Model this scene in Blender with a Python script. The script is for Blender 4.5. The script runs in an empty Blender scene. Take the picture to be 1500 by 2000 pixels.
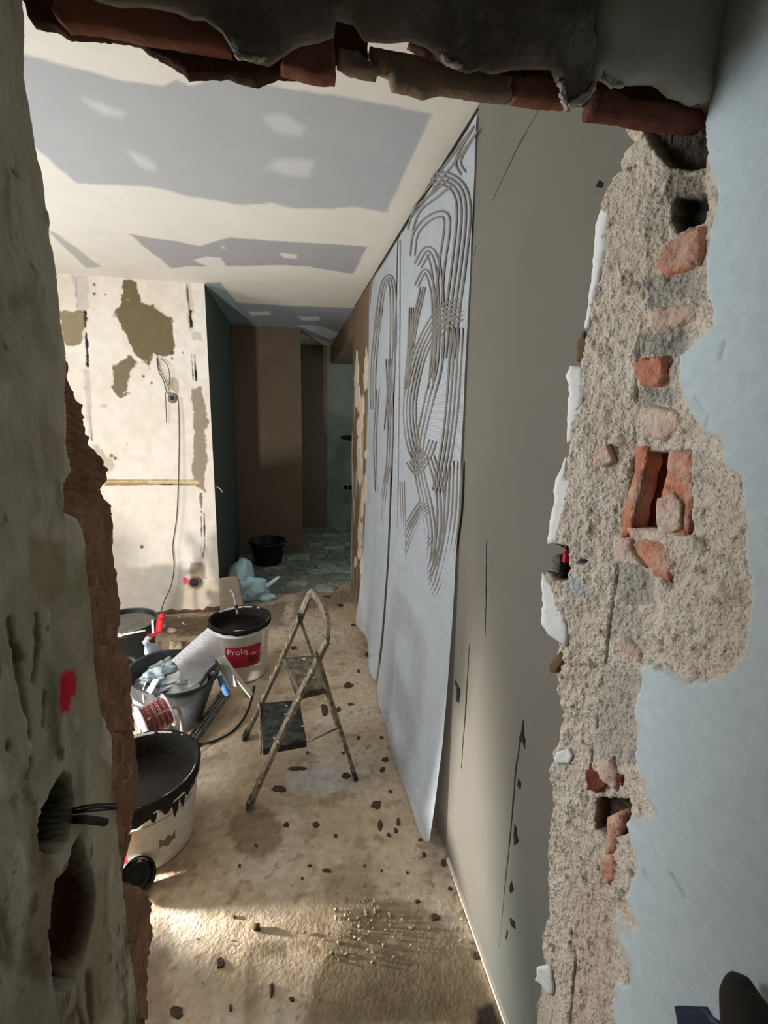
import bpy, bmesh, math, random
import numpy as np
from mathutils import Vector, Matrix
from mathutils.geometry import delaunay_2d_cdt
random.seed(7); RNG = np.random.default_rng(7)
SC = bpy.context.scene; COL = SC.collection

# ------------------------------------------------------------------ camera
F, PITCH, YAW, ROLL, ZC = 915.1, .2044, .1992, .0242, 1.612
FW = np.array([math.sin(YAW)*math.cos(PITCH), math.cos(YAW)*math.cos(PITCH), -math.sin(PITCH)])
_r = np.array([math.cos(YAW), -math.sin(YAW), 0]); _u = np.cross(_r, FW)
RT = math.cos(ROLL)*_r + math.sin(ROLL)*_u; UP = -math.sin(ROLL)*_r + math.cos(ROLL)*_u
CAM = np.array([0, 0, ZC])
cd = bpy.data.cameras.new('camera'); co = bpy.data.objects.new('camera', cd); COL.objects.link(co)
cd.sensor_fit = 'VERTICAL'; cd.sensor_height = 24.0; cd.lens = F/2000*24.0; cd.clip_start = .01
m = Matrix(((RT[0], UP[0], -FW[0], 0), (RT[1], UP[1], -FW[1], 0), (RT[2], UP[2], -FW[2], ZC), (0, 0, 0, 1)))
co.matrix_world = m; SC.camera = co
# ------------------------------------------------------------------ world, exposure
w = bpy.data.worlds.new('world'); SC.world = w; w.use_nodes = True
w.node_tree.nodes['Background'].inputs[0].default_value = (.80, .92, 1, 1)
w.node_tree.nodes['Background'].inputs[1].default_value = .05
SC.view_settings.view_transform = 'Standard'; SC.view_settings.look = 'None'
SC.view_settings.exposure = 0.0; SC.view_settings.gamma = 1.0; SC.view_settings.use_curve_mapping = False
LAMP_POS = (-.95, 1.49, .12); LAMP_W = 31.0; LAMP_DIR = (.0, .91, .42); BEAM_SPOT_W = 178.0; FILL_WINDOW_W = 4.5; WINDOW2_W = 66.0


# ------------------------------------------------------------------ where things stand
XL, XR, YF, YB, H = -.246, .552, .611, .75, 2.5
Y1, X1, Y2, X2, Y3 = 3.806, -.586, 5.404, .127, 6.60
def ray(x, y): return FW + (x-750)/F*RT - (y-1000)/F*UP
def on(ax, v, x, y):
    d = ray(x, y); return CAM + d*((v-CAM[ax])/d[ax])
def onX(x, y, v): return on(0, v, x, y)
def onY(x, y, v): return on(1, v, x, y)
def onZ(x, y, v=0.): return on(2, v, x, y)
def project(P):
    d = P-CAM; z = np.maximum(d@FW, .02)
    return 750+F*(d@RT)/z, 1000-F*(d@UP)/z

# ------------------------------------------------------------------ noise and polygons
def _h(i, j, k, s):
    n = (i*374761393 + j*668265263 + k*2147483647 + s*974634777) & 0xffffffff
    n = ((n ^ (n >> 13))*1274126177) & 0xffffffff
    return ((n ^ (n >> 16)) & 0xffff)/65535.
def vnoise(P, f, s=0):
    Q = np.asarray(P)*f + 137.3; i = np.floor(Q).astype(np.int64); t = Q-i; t = t*t*(3-2*t)
    o = 0
    for a in (0, 1):
        for b in (0, 1):
            for c in (0, 1):
                wgt = (t[..., 0] if a else 1-t[..., 0])*(t[..., 1] if b else 1-t[..., 1])*(t[..., 2] if c else 1-t[..., 2])
                o = o + wgt*_h(i[..., 0]+a, i[..., 1]+b, i[..., 2]+c, s)
    return o*2-1
def fbm(P, f, o=4, s=0):
    r = 0; a = 1
    for k in range(o):
        r = r + a*vnoise(P, f*2**k, s+k); a *= .5
    return r/1.6
def sdf(poly, U, V):
    """signed distance (negative inside) of points U,V to a polygon"""
    poly = np.asarray(poly, float); d = np.full(U.shape, 1e18); ins = np.zeros(U.shape, bool)
    for a, b in zip(poly, np.roll(poly, -1, 0)):
        e = b-a; wx, wy = U-a[0], V-a[1]
        t = np.clip((wx*e[0]+wy*e[1])/max(e@e, 1e-12), 0, 1)
        d = np.minimum(d, (wx-e[0]*t)**2+(wy-e[1]*t)**2)
        c = ((a[1] <= V) & (V < b[1])) | ((b[1] <= V) & (V < a[1]))
        if abs(e[1]) > 1e-12: ins ^= c & (wx < e[0]*(V-a[1])/e[1])
    d = np.sqrt(d); return np.where(ins, -d, d)
def pdist(line, U, V):
    d = np.full(U.shape, 1e18); line = np.asarray(line, float)
    for a, b in zip(line[:-1], line[1:]):
        e = b-a; wx, wy = U-a[0], V-a[1]; t = np.clip((wx*e[0]+wy*e[1])/max(e@e, 1e-12), 0, 1)
        d = np.minimum(d, (wx-e[0]*t)**2+(wy-e[1]*t)**2)
    return np.sqrt(d)
def sm(x, a, b):
    t = np.clip((x-a)/(b-a), 0, 1); return t*t*(3-2*t)
def lin(c):
    c = np.asarray(c, float)/255.; return np.where(c <= .04045, c/12.92, ((c+.055)/1.055)**2.4)

# ------------------------------------------------------------------ materials
MATS = {}
def M(name, col=(128, 128, 128), rough=.8, var=.12, vscale=25., bump=.15, bscale=120., attr=False, metal=0., spec=.3, coat=0., trans=0., col2=None, alpha=None, grit=0.):
    if name in MATS: return MATS[name]
    mt = bpy.data.materials.new(name); mt.use_nodes = True; nt = mt.node_tree; N = nt.nodes; L = nt.links
    b = N['Principled BSDF']; b.inputs['Roughness'].default_value = rough; b.inputs['Metallic'].default_value = metal
    b.inputs['Specular IOR Level'].default_value = spec; b.inputs['Coat Weight'].default_value = coat
    g = N.new('ShaderNodeNewGeometry')
    n1 = N.new('ShaderNodeTexNoise'); n1.inputs['Scale'].default_value = vscale; n1.inputs['Detail'].default_value = 6; L.new(g.outputs['Position'], n1.inputs['Vector'])
    if attr:
        src = N.new('ShaderNodeAttribute'); src.attribute_name = 'Col'; so = src.outputs['Color']
    else:
        src = N.new('ShaderNodeRGB'); src.outputs[0].default_value = (*lin(col), 1); so = src.outputs[0]
    if col2 is not None:
        mx0 = N.new('ShaderNodeMix'); mx0.data_type = 'RGBA'; rp = N.new('ShaderNodeValToRGB')
        rp.color_ramp.elements[0].position = .42; rp.color_ramp.elements[1].position = .62
        n3 = N.new('ShaderNodeTexNoise'); n3.inputs['Scale'].default_value = vscale*.6; n3.inputs['Detail'].default_value = 8; L.new(g.outputs['Position'], n3.inputs['Vector'])
        L.new(n3.outputs['Fac'], rp.inputs[0]); L.new(rp.outputs[0], mx0.inputs[0]); L.new(so, mx0.inputs[6]); mx0.inputs[7].default_value = (*lin(col2), 1); so = mx0.outputs[2]
    mr = N.new('ShaderNodeMapRange'); mr.inputs[1].default_value = .3; mr.inputs[2].default_value = .7; mr.inputs[3].default_value = 1-var; mr.inputs[4].default_value = 1+var
    L.new(n1.outputs['Fac'], mr.inputs[0])
    mx = N.new('ShaderNodeVectorMath'); mx.operation = 'SCALE'; L.new(so, mx.inputs[0]); L.new(mr.outputs[0], mx.inputs['Scale'])
    L.new(mx.outputs[0], b.inputs['Base Color'])
    if bump:
        n2 = N.new('ShaderNodeTexNoise'); n2.inputs['Scale'].default_value = bscale; n2.inputs['Detail'].default_value = 5; L.new(g.outputs['Position'], n2.inputs['Vector'])
        bp = N.new('ShaderNodeBump'); bp.inputs['Strength'].default_value = bump; bp.inputs['Distance'].default_value = .01; L.new(n2.outputs['Fac'], bp.inputs['Height']); L.new(bp.outputs[0], b.inputs['Normal'])
    if grit:
        vo = N.new('ShaderNodeTexNoise'); vo.inputs['Scale'].default_value = 230; vo.inputs['Detail'].default_value = 3; L.new(g.outputs['Position'], vo.inputs['Vector'])
        rp = N.new('ShaderNodeMapRange'); rp.inputs[1].default_value = .30; rp.inputs[2].default_value = .46; rp.inputs[3].default_value = .45; rp.inputs[4].default_value = 1.0; L.new(vo.outputs['Fac'], rp.inputs[0])
        mi = N.new('ShaderNodeMix'); mi.inputs[2].default_value = 1.0; L.new(src.outputs['Alpha'], mi.inputs[0]); L.new(rp.outputs[0], mi.inputs[3])
        m2 = N.new('ShaderNodeVectorMath'); m2.operation = 'SCALE'; L.new(mx.outputs[0], m2.inputs[0]); L.new(mi.outputs[0], m2.inputs['Scale']); L.new(m2.outputs[0], b.inputs['Base Color'])
        ms = N.new('ShaderNodeMath'); ms.operation = 'MULTIPLY_ADD'; ms.inputs[1].default_value = grit; ms.inputs[2].default_value = .04; L.new(src.outputs['Alpha'], ms.inputs[0]); L.new(ms.outputs[0], bp.inputs['Strength'])
    if trans: b.inputs['Transmission Weight'].default_value = trans
    if alpha is not None: b.inputs['Alpha'].default_value = alpha
    MATS[name] = mt; return mt
def mesh_fabric(name, col, a0, a1):
    """woven glass-fibre mesh: threads with small see-through gaps"""
    mt = M(name, col, .7, .06, 12, 0); nt = mt.node_tree; N = nt.nodes; L = nt.links; b = N['Principled BSDF']
    g = N.new('ShaderNodeNewGeometry'); sp = N.new('ShaderNodeSeparateXYZ'); L.new(g.outputs['Position'], sp.inputs[0]); vals = []
    for ax in (1, 2):
        k = N.new('ShaderNodeMath'); k.operation = 'MULTIPLY'; k.inputs[1].default_value = 2*math.pi/.0055; L.new(sp.outputs[ax], k.inputs[0])
        s = N.new('ShaderNodeMath'); s.operation = 'SINE'; L.new(k.outputs[0], s.inputs[0]); vals.append(s)
    mxx = N.new('ShaderNodeMath'); mxx.operation = 'MAXIMUM'; L.new(vals[0].outputs[0], mxx.inputs[0]); L.new(vals[1].outputs[0], mxx.inputs[1])
    mr = N.new('ShaderNodeMapRange'); mr.inputs[1].default_value = .0; mr.inputs[2].default_value = .6; mr.inputs[3].default_value = a0; mr.inputs[4].default_value = a1
    L.new(mxx.outputs[0], mr.inputs[0]); L.new(mr.outputs[0], b.inputs['Alpha']); return mt

# ------------------------------------------------------------------ mesh helpers
def ob(name, verts, faces, mat, parent=None, smooth=True, cols=None):
    me = bpy.data.meshes.new(name); me.from_pydata([tuple(map(float, v)) for v in verts], [], faces); me.update()
    if cols is not None:
        at = me.color_attributes.new('Col', 'FLOAT_COLOR', 'POINT')
        c = np.ones((len(verts), 4), np.float32); c[:, :3] = cols; at.data.foreach_set('color', c.ravel())
    if smooth: me.polygons.foreach_set('use_smooth', np.ones(len(me.polygons), bool))
    me.materials.append(mat); o = bpy.data.objects.new(name, me); COL.objects.link(o)
    if parent: o.parent = parent
    return o
def sheet(name, P, cols, mat, parent=None, flip=False, smooth=True):
    nu, nv = P.shape[:2]; idx = np.arange(nu*nv).reshape(nu, nv)
    q = np.stack([idx[:-1, :-1], idx[1:, :-1], idx[1:, 1:], idx[:-1, 1:]], -1).reshape(-1, 4)
    if flip: q = q[:, ::-1]
    me = bpy.data.meshes.new(name); V = P.reshape(-1, 3).astype(np.float32)
    me.vertices.add(len(V)); me.vertices.foreach_set('co', V.ravel()); me.loops.add(q.size); me.loops.foreach_set('vertex_index', q.ravel().astype(np.int32))
    me.polygons.add(len(q)); me.polygons.foreach_set('loop_start', np.arange(0, q.size, 4, dtype=np.int32)); me.polygons.foreach_set('loop_total', np.full(len(q), 4, np.int32))
    me.update(calc_edges=True)
    if cols is not None:
        at = me.color_attributes.new('Col', 'FLOAT_COLOR', 'POINT'); c = np.ones((len(V), 4), np.float32); c[:, :cols.shape[-1]] = cols.reshape(-1, cols.shape[-1]); at.data.foreach_set('color', c.ravel())
    if smooth: me.polygons.foreach_set('use_smooth', np.ones(len(q), bool))
    me.materials.append(mat); o = bpy.data.objects.new(name, me); COL.objects.link(o)
    if parent: o.parent = parent
    return o
def tag(o, label=None, cat=None, group=None, kind=None):
    if label: o['label'] = label
    if cat: o['category'] = cat
    if group: o['group'] = group
    if kind: o['kind'] = kind
    return o
def empty(name, loc, label, cat, group=None):
    o = bpy.data.objects.new(name, None); o.empty_display_size = .05; COL.objects.link(o); o.location = loc; bpy.context.view_layer.update(); return tag(o, label, cat, group)
def adopt(o, parent):
    """parent an object whose vertices are in world space under an Empty that has a location"""
    o.parent = parent; o.matrix_parent_inverse = parent.matrix_world.inverted() if parent.type == 'EMPTY' else Matrix(); return o
def boxm(x0, x1, y0, y1, z0, z1):
    v = [(x, y, z) for x in (x0, x1) for y in (y0, y1) for z in (z0, z1)]
    return v, [(0, 1, 3, 2), (4, 6, 7, 5), (0, 4, 5, 1), (2, 3, 7, 6), (0, 2, 6, 4), (1, 5, 7, 3)]
def box(name, a, mat, parent=None):
    v, f = boxm(*a); return ob(name, v, f, mat, parent, smooth=False)
def catmull(pts, n=8, closed=False):
    P = np.asarray(pts, float); out = []; k = len(P)
    for i in range(k if closed else k-1):
        p0, p1, p2, p3 = (P[(i+j) % k] if closed else P[min(max(i+j, 0), k-1)] for j in (-1, 0, 1, 2))
        for t in np.linspace(0, 1, n, endpoint=False):
            out.append(.5*((2*p1)+(-p0+p2)*t+(2*p0-5*p1+4*p2-p3)*t*t+(-p0+3*p1-3*p2+p3)*t**3))
    if not closed: out.append(P[-1])
    return np.array(out)
def sweep(path, sect, up=(0, 0, 1), radii=None, cap=True):
    """sweep a 2-D section along a path -> verts, faces"""
    P = np.asarray(path, float); n = len(P); S = np.asarray(sect, float); k = len(S); V = []; Fc = []
    prev = None
    for i in range(n):
        t = P[min(i+1, n-1)]-P[max(i-1, 0)]; t = t/max(np.linalg.norm(t), 1e-9)
        if prev is None:
            a = np.asarray(up, float)
            if abs(a@t) > .95: a = np.array([1., .2, .1])
        else: a = prev
        a = a-t*(a@t); a /= max(np.linalg.norm(a), 1e-9); prev = a; b = np.cross(t, a); r = 1 if radii is None else radii[i]
        for s in S: V.append(P[i]+r*(a*s[0]+b*s[1]))
    for i in range(n-1):
        for j in range(k): Fc.append((i*k+j, i*k+(j+1) % k, (i+1)*k+(j+1) % k, (i+1)*k+j))
    if cap: Fc.append(tuple(range(k-1, -1, -1))); Fc.append(tuple(range((n-1)*k, n*k)))
    return V, Fc
def circ(r, k=8): return [(r*math.cos(2*math.pi*i/k), r*math.sin(2*math.pi*i/k)) for i in range(k)]
def rect(a, b): return [(-a/2, -b/2), (a/2, -b/2), (a/2, b/2), (-a/2, b/2)]
def tube(name, path, r, mat, parent=None, k=8, smooth_n=6, radii=None):
    p = catmull(path, smooth_n) if smooth_n > 1 and len(path) > 2 else np.asarray(path, float)
    if radii is not None: radii = np.interp(np.linspace(0, 1, len(p)), np.linspace(0, 1, len(radii)), radii)
    v, f = sweep(p, circ(r, k), radii=radii); o = ob(name, v, f, mat, None)
    if parent: adopt(o, parent)
    return o
def bar(name, path, a, b, mat, parent=None, up=(0, 0, 1)):
    v, f = sweep(path, rect(a, b), up); o = ob(name, v, f, mat, None, smooth=False)
    if parent: adopt(o, parent)
    return o
def lathe(name, prof, mat, parent=None, loc=(0, 0, 0), k=40, rot=None, jig=0., ang=None, amp=None):
    V = []; Fc = []; n = len(prof); a0, a1 = ang or (0, 2*math.pi); full = ang is None; kk = k if full else k+1
    for i in range(kk):
        t = a0+(a1-a0)*i/k
        for j, (r, z) in enumerate(prof):
            rr = r*(1+(jig*math.sin(3*t+j)*.5+jig*math.sin(5*t+1.7*j)*.3)); zz = z+(amp[j]*(math.sin(2*t+1)+.6*math.sin(5*t)+.5*math.sin(11*t+2)+.45*math.sin(17*t+.5)+.3*math.sin(29*t)) if amp else 0)
            V.append((rr*math.cos(t), rr*math.sin(t), zz))
    for i in range(k):
        i2 = (i+1) % kk
        for j in range(n-1): Fc.append((i*n+j, i2*n+j, i2*n+j+1, i*n+j+1))
    Mx = Matrix.Translation(loc) @ (rot.to_4x4() if rot else Matrix())
    V = [Mx @ Vector(v) for v in V]; o = ob(name, V, Fc, mat)
    if parent: adopt(o, parent)
    return o
def blob(name, loc, rad, mat, parent=None, seed=0, amp=.35, freq=3., sub=3, rot=0.):
    bm = bmesh.new(); bmesh.ops.create_icosphere(bm, subdivisions=sub, radius=1); P = np.array([v.co[:] for v in bm.verts]); Fc = [[v.index for v in f.verts] for f in bm.faces]; bm.free()
    P = P*(1+amp*fbm(P+seed*7.3, freq*.5, 3, seed))[:, None]; P = P*np.array(rad); c, s = math.cos(rot), math.sin(rot)
    P = P@np.array([[c, s, 0], [-s, c, 0], [0, 0, 1]])+np.array(loc); o = ob(name, P, Fc, mat, None)
    if parent: adopt(o, parent)
    return o
AX = {'X': 0, 'Y': 1, 'Z': 2}
def patch(name, poly, ax, val, sign, mat, parent=None, proud=.004, thick=.01, jag=2.5, step=7., bump=.0015, bfreq=90., res=None, fn=None, px=True, edge=.5, smooth=True, extra=None):
    """a ragged plate: outline on an axis plane, own thickness, bumpy face. sign = outward direction"""
    if isinstance(ax, str):
        a = AX[ax]; I3 = np.eye(3); ua, va = [(1, 2), (0, 2), (0, 1)][a]; Uv, Vv, Nv = I3[ua], I3[va], I3[a]*sign; Og = I3[a]*val
    else: Og, Uv, Vv, Nv = [np.asarray(q, float) for q in ax]
    pts = []
    n = len(poly)
    for i in range(n):
        p, q = np.array(poly[i], float), np.array(poly[(i+1) % n], float); L = np.linalg.norm(q-p); k = max(1, int(L/step))
        for j in range(k):
            v = p+(q-p)*j/k
            if jag and (j > 0 or True): v = v+RNG.normal(size=2)*jag*.5
            pts.append(v)
    if px:
        W = []
        for p in pts:
            d = ray(*p); W.append(CAM+d*(((Og-CAM)@Nv)/(d@Nv))-Og)
        W = np.array(W); uv = np.stack([W@Uv, W@Vv], 1)
    else: uv = np.array(pts, float)
    lo, hi = uv.min(0), uv.max(0); size = max(hi-lo)
    rs = res or size/16
    gx, gy = np.meshgrid(np.arange(lo[0]+rs/2, hi[0], rs), np.arange(lo[1]+rs/2, hi[1], rs)); g = np.stack([gx.ravel(), gy.ravel()], 1)
    if len(g):
        g = g+RNG.normal(size=g.shape)*rs*.2; d = sdf(uv, g[:, 0], g[:, 1]); g = g[d < -rs*.45]
    allp = [Vector(p) for p in uv]+[Vector(p) for p in g]; nb = len(uv)
    r = delaunay_2d_cdt(allp, [(i, (i+1) % nb) for i in range(nb)], [], 1, 1e-7)
    v2 = np.array([p[:] for p in r[0]]); tris = [tuple(t) for t in r[2]]
    if not tris: return None
    cnt = {}
    for t in tris:
        for e in ((t[0], t[1]), (t[1], t[2]), (t[2], t[0])):
            kx = (min(e), max(e)); cnt.setdefault(kx, []).append(e)
    bd = [e[0] for e in cnt.values() if len(e) == 1]; bset = {i for e in bd for i in e}
    V = Og+v2[:, :1]*Uv+v2[:, 1:]*Vv
    h = proud+bump*fbm(V, bfreq, 3, 11)
    if fn is not None: h = h+fn(V)
    isb = np.zeros(len(v2), bool); isb[list(bset)] = True; h = np.where(isb, h*edge if proud > 0 else h, h)
    T = V+h[:, None]*Nv; B = V-thick*Nv
    off = len(v2); Fc = list(tris)+[(b0, a0, a0+off, b0+off) for a0, b0 in bd]
    # orient
    ta = T[list(tris[0])]; nrm = np.cross(ta[1]-ta[0], ta[2]-ta[0])@Nv
    if nrm < 0: Fc = [tuple(reversed(f)) for f in Fc]
    used = set(i for f in Fc for i in f); allv = np.vstack([T, B]); remap = {}; VV = []
    for i in sorted(used): remap[i] = len(VV); VV.append(allv[i])
    o = ob(name, VV, [tuple(remap[i] for i in f) for f in Fc], mat, None, smooth)
    if parent: adopt(o, parent)
    return o
def paint(col, mask, c):
    return col*(1-mask[..., None])+lin(c)*mask[..., None]
def grid2(u, v): return np.meshgrid(u, v, indexing='ij')
def steps(*segs):
    o = []
    for a, b, s in segs: o += list(np.arange(a, b-1e-9, s))
    o.append(segs[-1][1]); return np.array(o)
exec_sections = []

# ================================================================== LARGE STRUCTURE
# ---- floor -------------------------------------------------------
m_floor = M('screed floor', rough=.75, var=.16, vscale=30, bump=.35, bscale=90, attr=True, spec=.25)
xs = steps((-2.7, -.8, .08), (-.8, .60, .008), (.60, 1.7, .1)); ys = steps((-1.6, .7, .1), (.7, 2.0, .007), (2.0, 3.9, .010), (3.9, 4.35, .012))
X, Y = grid2(xs, ys); P = np.stack([X, Y, 0*X], -1); PX, PY = project(P.reshape(-1, 3)); PX = PX.reshape(X.shape); PY = PY.reshape(X.shape)
n1 = fbm(P, 3.0, 5, 1); n2 = fbm(P, 12, 4, 5); n3 = fbm(P, 45, 3, 9)
col = lin((206, 186, 160))*np.ones(P.shape)
col = paint(col, sm(n1, .05, .45)*.45, (170, 142, 108)); col = paint(col, sm(n2+.5*n3, .12, .45)*.6, (158, 134, 104)); col = paint(col, sm(-n1+.3*n2, .10, .4)*.5, (224, 214, 200)); col = paint(col, sm(n3-.3*n1, .32, .55)*.5, (132, 110, 84))
def stain(poly, c, s=.7, soft=12, nz=14):
    global col
    d = sdf(poly, PX, PY)+nz*n2+nz*.6*n3; col = paint(col, sm(-d, -soft*.4, soft)*s, c)
stain([(590, 2010), (600, 1920), (640, 1830), (700, 1770), (760, 1750), (830, 1760), (890, 1800), (930, 1860), (960, 1940), (990, 2010)], (118, 104, 76), .75, 22, 10)
stain([(690, 1890), (760, 1850), (850, 1870), (900, 1940), (900, 2010), (640, 2010)], (92, 80, 60), .45, 40, 16)
stain([(440, 1600), (470, 1575), (520, 1580), (560, 1610), (555, 1650), (500, 1680), (460, 1660), (440, 1615)], (128, 108, 80), .7)
stain([(620, 1705), (700, 1700), (730, 1720), (745, 1745), (700, 1770), (640, 1765)], (150, 130, 110), .6)
stain([(500, 1840), (570, 1830), (560, 1870), (510, 1870)], (124, 106, 82), .8)
stain([(480, 1840), (510, 1840), (505, 2010), (470, 2010)], (128, 110, 86), .5)
stain([(560, 1500), (620, 1490), (690, 1500), (700, 1540), (620, 1560), (560, 1540)], (205, 205, 205), .5)
stain([(580, 1150), (690, 1150), (700, 1180), (600, 1200), (560, 1220)], (112, 90, 62), .6)
stain([(310, 1790), (350, 1840), (330, 1900), (345, 2010), (260, 2010), (280, 1850)], (88, 76, 58), .55, 18)
stain([(930, 1965), (965, 1955), (985, 2010), (925, 2010)], (40, 34, 28), .9, 10, 6)
stain([(480, 1180), (560, 1170), (560, 1230), (500, 1230)], (96, 76, 52), .7)
stain([(280, 1200), (430, 1192), (440, 1230), (330, 1245), (270, 1230)], (74, 54, 38), .85)
col = paint(col, np.exp(-((X-XR)/.035)**2)*sm(n3+n2, -.4, .5)*.6, (110, 92, 68))
P[..., 2] = .0015*n2+.0006*n3+.002*n1-.004
col *= (1+.10*n3)[..., None]
floor = tag(sheet('floor', P, col, m_floor), kind='structure')

# ---- ceiling -----------------------------------------------------
m_ceil = M('ceiling filler and plasterboard', rough=.85, var=.03, vscale=6, bump=.05, bscale=60, attr=True, spec=.2)
xs = steps((-2.7, -1.6, .1), (-1.6, .56, .010), (.56, 1.7, .1)); ys = steps((.75, 1.0, .02), (1.0, 4.0, .010), (4.0, 6.6, .02))
X, Y = grid2(xs, ys); P = np.stack([X, Y, 0*X+H], -1); PX, PY = [a.reshape(X.shape) for a in project(P.reshape(-1, 3))]
n2 = fbm(P, 9, 4, 21); n1 = fbm(P, 1.5, 3, 22)
col = lin((226, 221, 211))*np.ones(P.shape); col *= (1+.04*n1)[..., None]
def cpoly(poly, c, s=1., soft=3., nz=3.):
    global col
    d = sdf(poly, PX, PY)+nz*n2; col = paint(col, sm(-d, -soft, soft)*s, c)
BG = (176, 178, 181)
cpoly([(30, 100), (160, 135), (240, 160), (320, 168), (345, 155), (370, 165), (440, 150), (560, 175), (700, 195), (842, 222), (756, 414), (690, 404), (580, 408), (530, 398), (465, 400), (370, 385), (290, 365), (150, 357), (118, 330), (60, 285)], BG, 1, 3, 5)
for q in ([(160, 192), (210, 203), (247, 220), (240, 233), (200, 226)], [(518, 230), (555, 225), (602, 246), (586, 266), (540, 252)], [(252, 298), (300, 318), (307, 334), (285, 334), (265, 318)], [(520, 326), (542, 312), (612, 316), (604, 345), (556, 344)]):
    cpoly(q, (205, 206, 205), .85, 8, 8)
cpoly([(250, 456), (330, 470), (390, 480), (450, 463), (520, 470), (717, 482), (690, 535), (600, 520), (560, 518), (440, 520), (430, 505), (405, 500), (378, 508), (405, 520), (335, 523)], (168, 166, 168), 1, 1.5, 2.5)
for q in ([(545, 494), (582, 497), (579, 506), (555, 503)], [(385, 505), (430, 502), (442, 518), (405, 516)], [(430, 478), (440, 484), (438, 488)]): cpoly(q, (222, 220, 214), 1, 1.5, 2)
cpoly([(455, 590), (560, 597), (700, 602), (655, 672), (590, 652), (500, 635)], (160, 163, 172), 1, 1.5, 1)
for q in ([(487, 608), (525, 608), (529, 615), (490, 618)], [(583, 618), (628, 618), (622, 626), (590, 626)], [(583, 636), (625, 636), (662, 652), (645, 664)]): cpoly(q, (225, 226, 226), 1, 1.5, 2)
cpoly([(90, 448), (112, 457), (198, 521), (168, 523)], (176, 172, 168), .9, 2, 2)
cpoly([(400, 552), (430, 552), (500, 634), (452, 640)], (128, 150, 152), .8, 1.5, 1)  # bare bluish board, with its shadowed triangle painted darker
ceiling = tag(sheet('ceiling', P, col, m_ceil, flip=True), kind='structure')
box('ceiling_deck', (-2.75, 1.75, -1.65, 6.65, 2.52, 2.6), M('raw slab', (120, 115, 108)), ceiling)
tag(box('ceiling_hall', (XL-.1, XR+.1, -1.6, YF, 2.5, 2.52), M('hall ceiling', (190, 188, 180))), kind='structure')

# ---- back-left wall with filler patches (W1) ---------------------
m_w1 = M('old painted plaster', rough=.85, var=.05, vscale=14, bump=.12, bscale=70, attr=True, spec=.2)
xs = steps((-2.7, -1.75, .05), (-1.75, X1, .0055)); zs = steps((0, 2.5, .0065))
X, Z = grid2(xs, zs); P = np.stack([X, 0*X+Y1, Z], -1); PX, PY = [a.reshape(X.shape) for a in project(P.reshape(-1, 3))]
n1 = fbm(P, 2.2, 4, 31); n2 = fbm(P, 11, 4, 32); n3 = fbm(P, 40, 3, 33)
col = lin((226, 215, 202))*np.ones(P.shape); col = paint(col, sm(n1, -.1, .4)*.6, (240, 236, 229)); col = paint(col, sm(n2-n1*.5, .1, .5)*.3, (214, 198, 182)); col = paint(col, sm(n2+n3*.5, .3, .7)*.12, (206, 192, 176)); dep = .001*n2
OL = (112, 100, 74)
def wpoly(poly, c, s=1., soft=1.5, nz=5., d0=0.):
    global col, dep
    d = sdf(poly, PX, PY)+nz*n2+nz*.7*n3; k = sm(-d, -soft, soft); col = paint(col, k*s, c); dep = dep+d0*k
def wline(line, c, wd, s=1., nz=1.5, d0=0.):
    global col, dep
    d = pdist(line, PX, PY)+nz*n3+nz*n2; k = sm(-d, -wd-1, -wd+1); col = paint(col, k*s, c); dep = dep+d0*k
wpoly([(138, 536), (172, 540), (177, 600), (160, 612), (148, 600)], (196, 186, 180), .8, 3)
wpoly([(240, 547), (255, 543), (266, 553), (274, 592), (300, 592), (320, 612), (337, 622), (340, 690), (320, 697), (300, 690), (292, 725), (280, 702), (262, 690), (250, 670), (240, 640), (228, 610), (240, 590), (236, 560)], OL, 1, 1.2, 6, .003)
wpoly([(240, 705), (255, 696), (266, 708), (262, 727), (252, 752), (237, 772), (222, 765), (215, 745), (221, 718)], OL, .95, 1.5, 10, .003)
wpoly([(115, 606), (160, 610), (173, 622), (170, 640), (155, 674), (130, 672), (118, 640)], (140, 124, 96), .95, 1.5, 9, .003)
wpoly([(332, 738), (345, 738), (350, 752), (347, 772), (335, 760)], (178, 166, 144), .9)
wpoly([(374, 762), (393, 756), (403, 800), (402, 900), (400, 958), (380, 950), (376, 900), (379, 830)], (130, 115, 90), .85, 2, 7)
wpoly([(362, 552), (375, 552), (378, 640), (368, 650)], (196, 182, 168), .7, 2, 4)
wpoly([(371, 645), (392, 650), (396, 668), (378, 664)], (198, 184, 164), .7, 2, 4)
wpoly([(163, 722), (176, 722), (182, 850), (172, 860)], (198, 186, 176), .8, 2, 3)
wpoly([(180, 865), (200, 880), (225, 895), (220, 915), (200, 920)], (176, 162, 140), .7, 3, 8)
wline([(166, 608), (168, 660), (171, 715)], (40, 34, 30), 2.2, 1, 2.5, -.006); wline([(148, 545), (151, 600)], (110, 100, 90), .6)
wline([(365, 556), (370, 610), (372, 640)], (90, 76, 62), 1.2); wline([(372, 608), (374, 636)], (34, 28, 24), 2.2, 1, 3, -.005)
wline([(374, 680), (377, 742)], (40, 34, 30), .8); wline([(380, 692), (383, 742)], (30, 26, 22), 1.4)
wline([(174, 790), (178, 840), (180, 860)], (120, 108, 96), .9)
wline([(393, 1008), (394, 1060), (392, 1078)], (92, 80, 66), .8); wline([(399, 1003), (400, 1070), (395, 1090)], (34, 30, 26), 1.3, 1, 1, -.004)
wline([(392, 965), (394, 1000)], (80, 66, 54), 2.0, .8, 4)
wpoly([(205, 937), (388, 938), (388, 947), (205, 947)], (206, 184, 140), .9, 1, 1, -.003)
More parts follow.
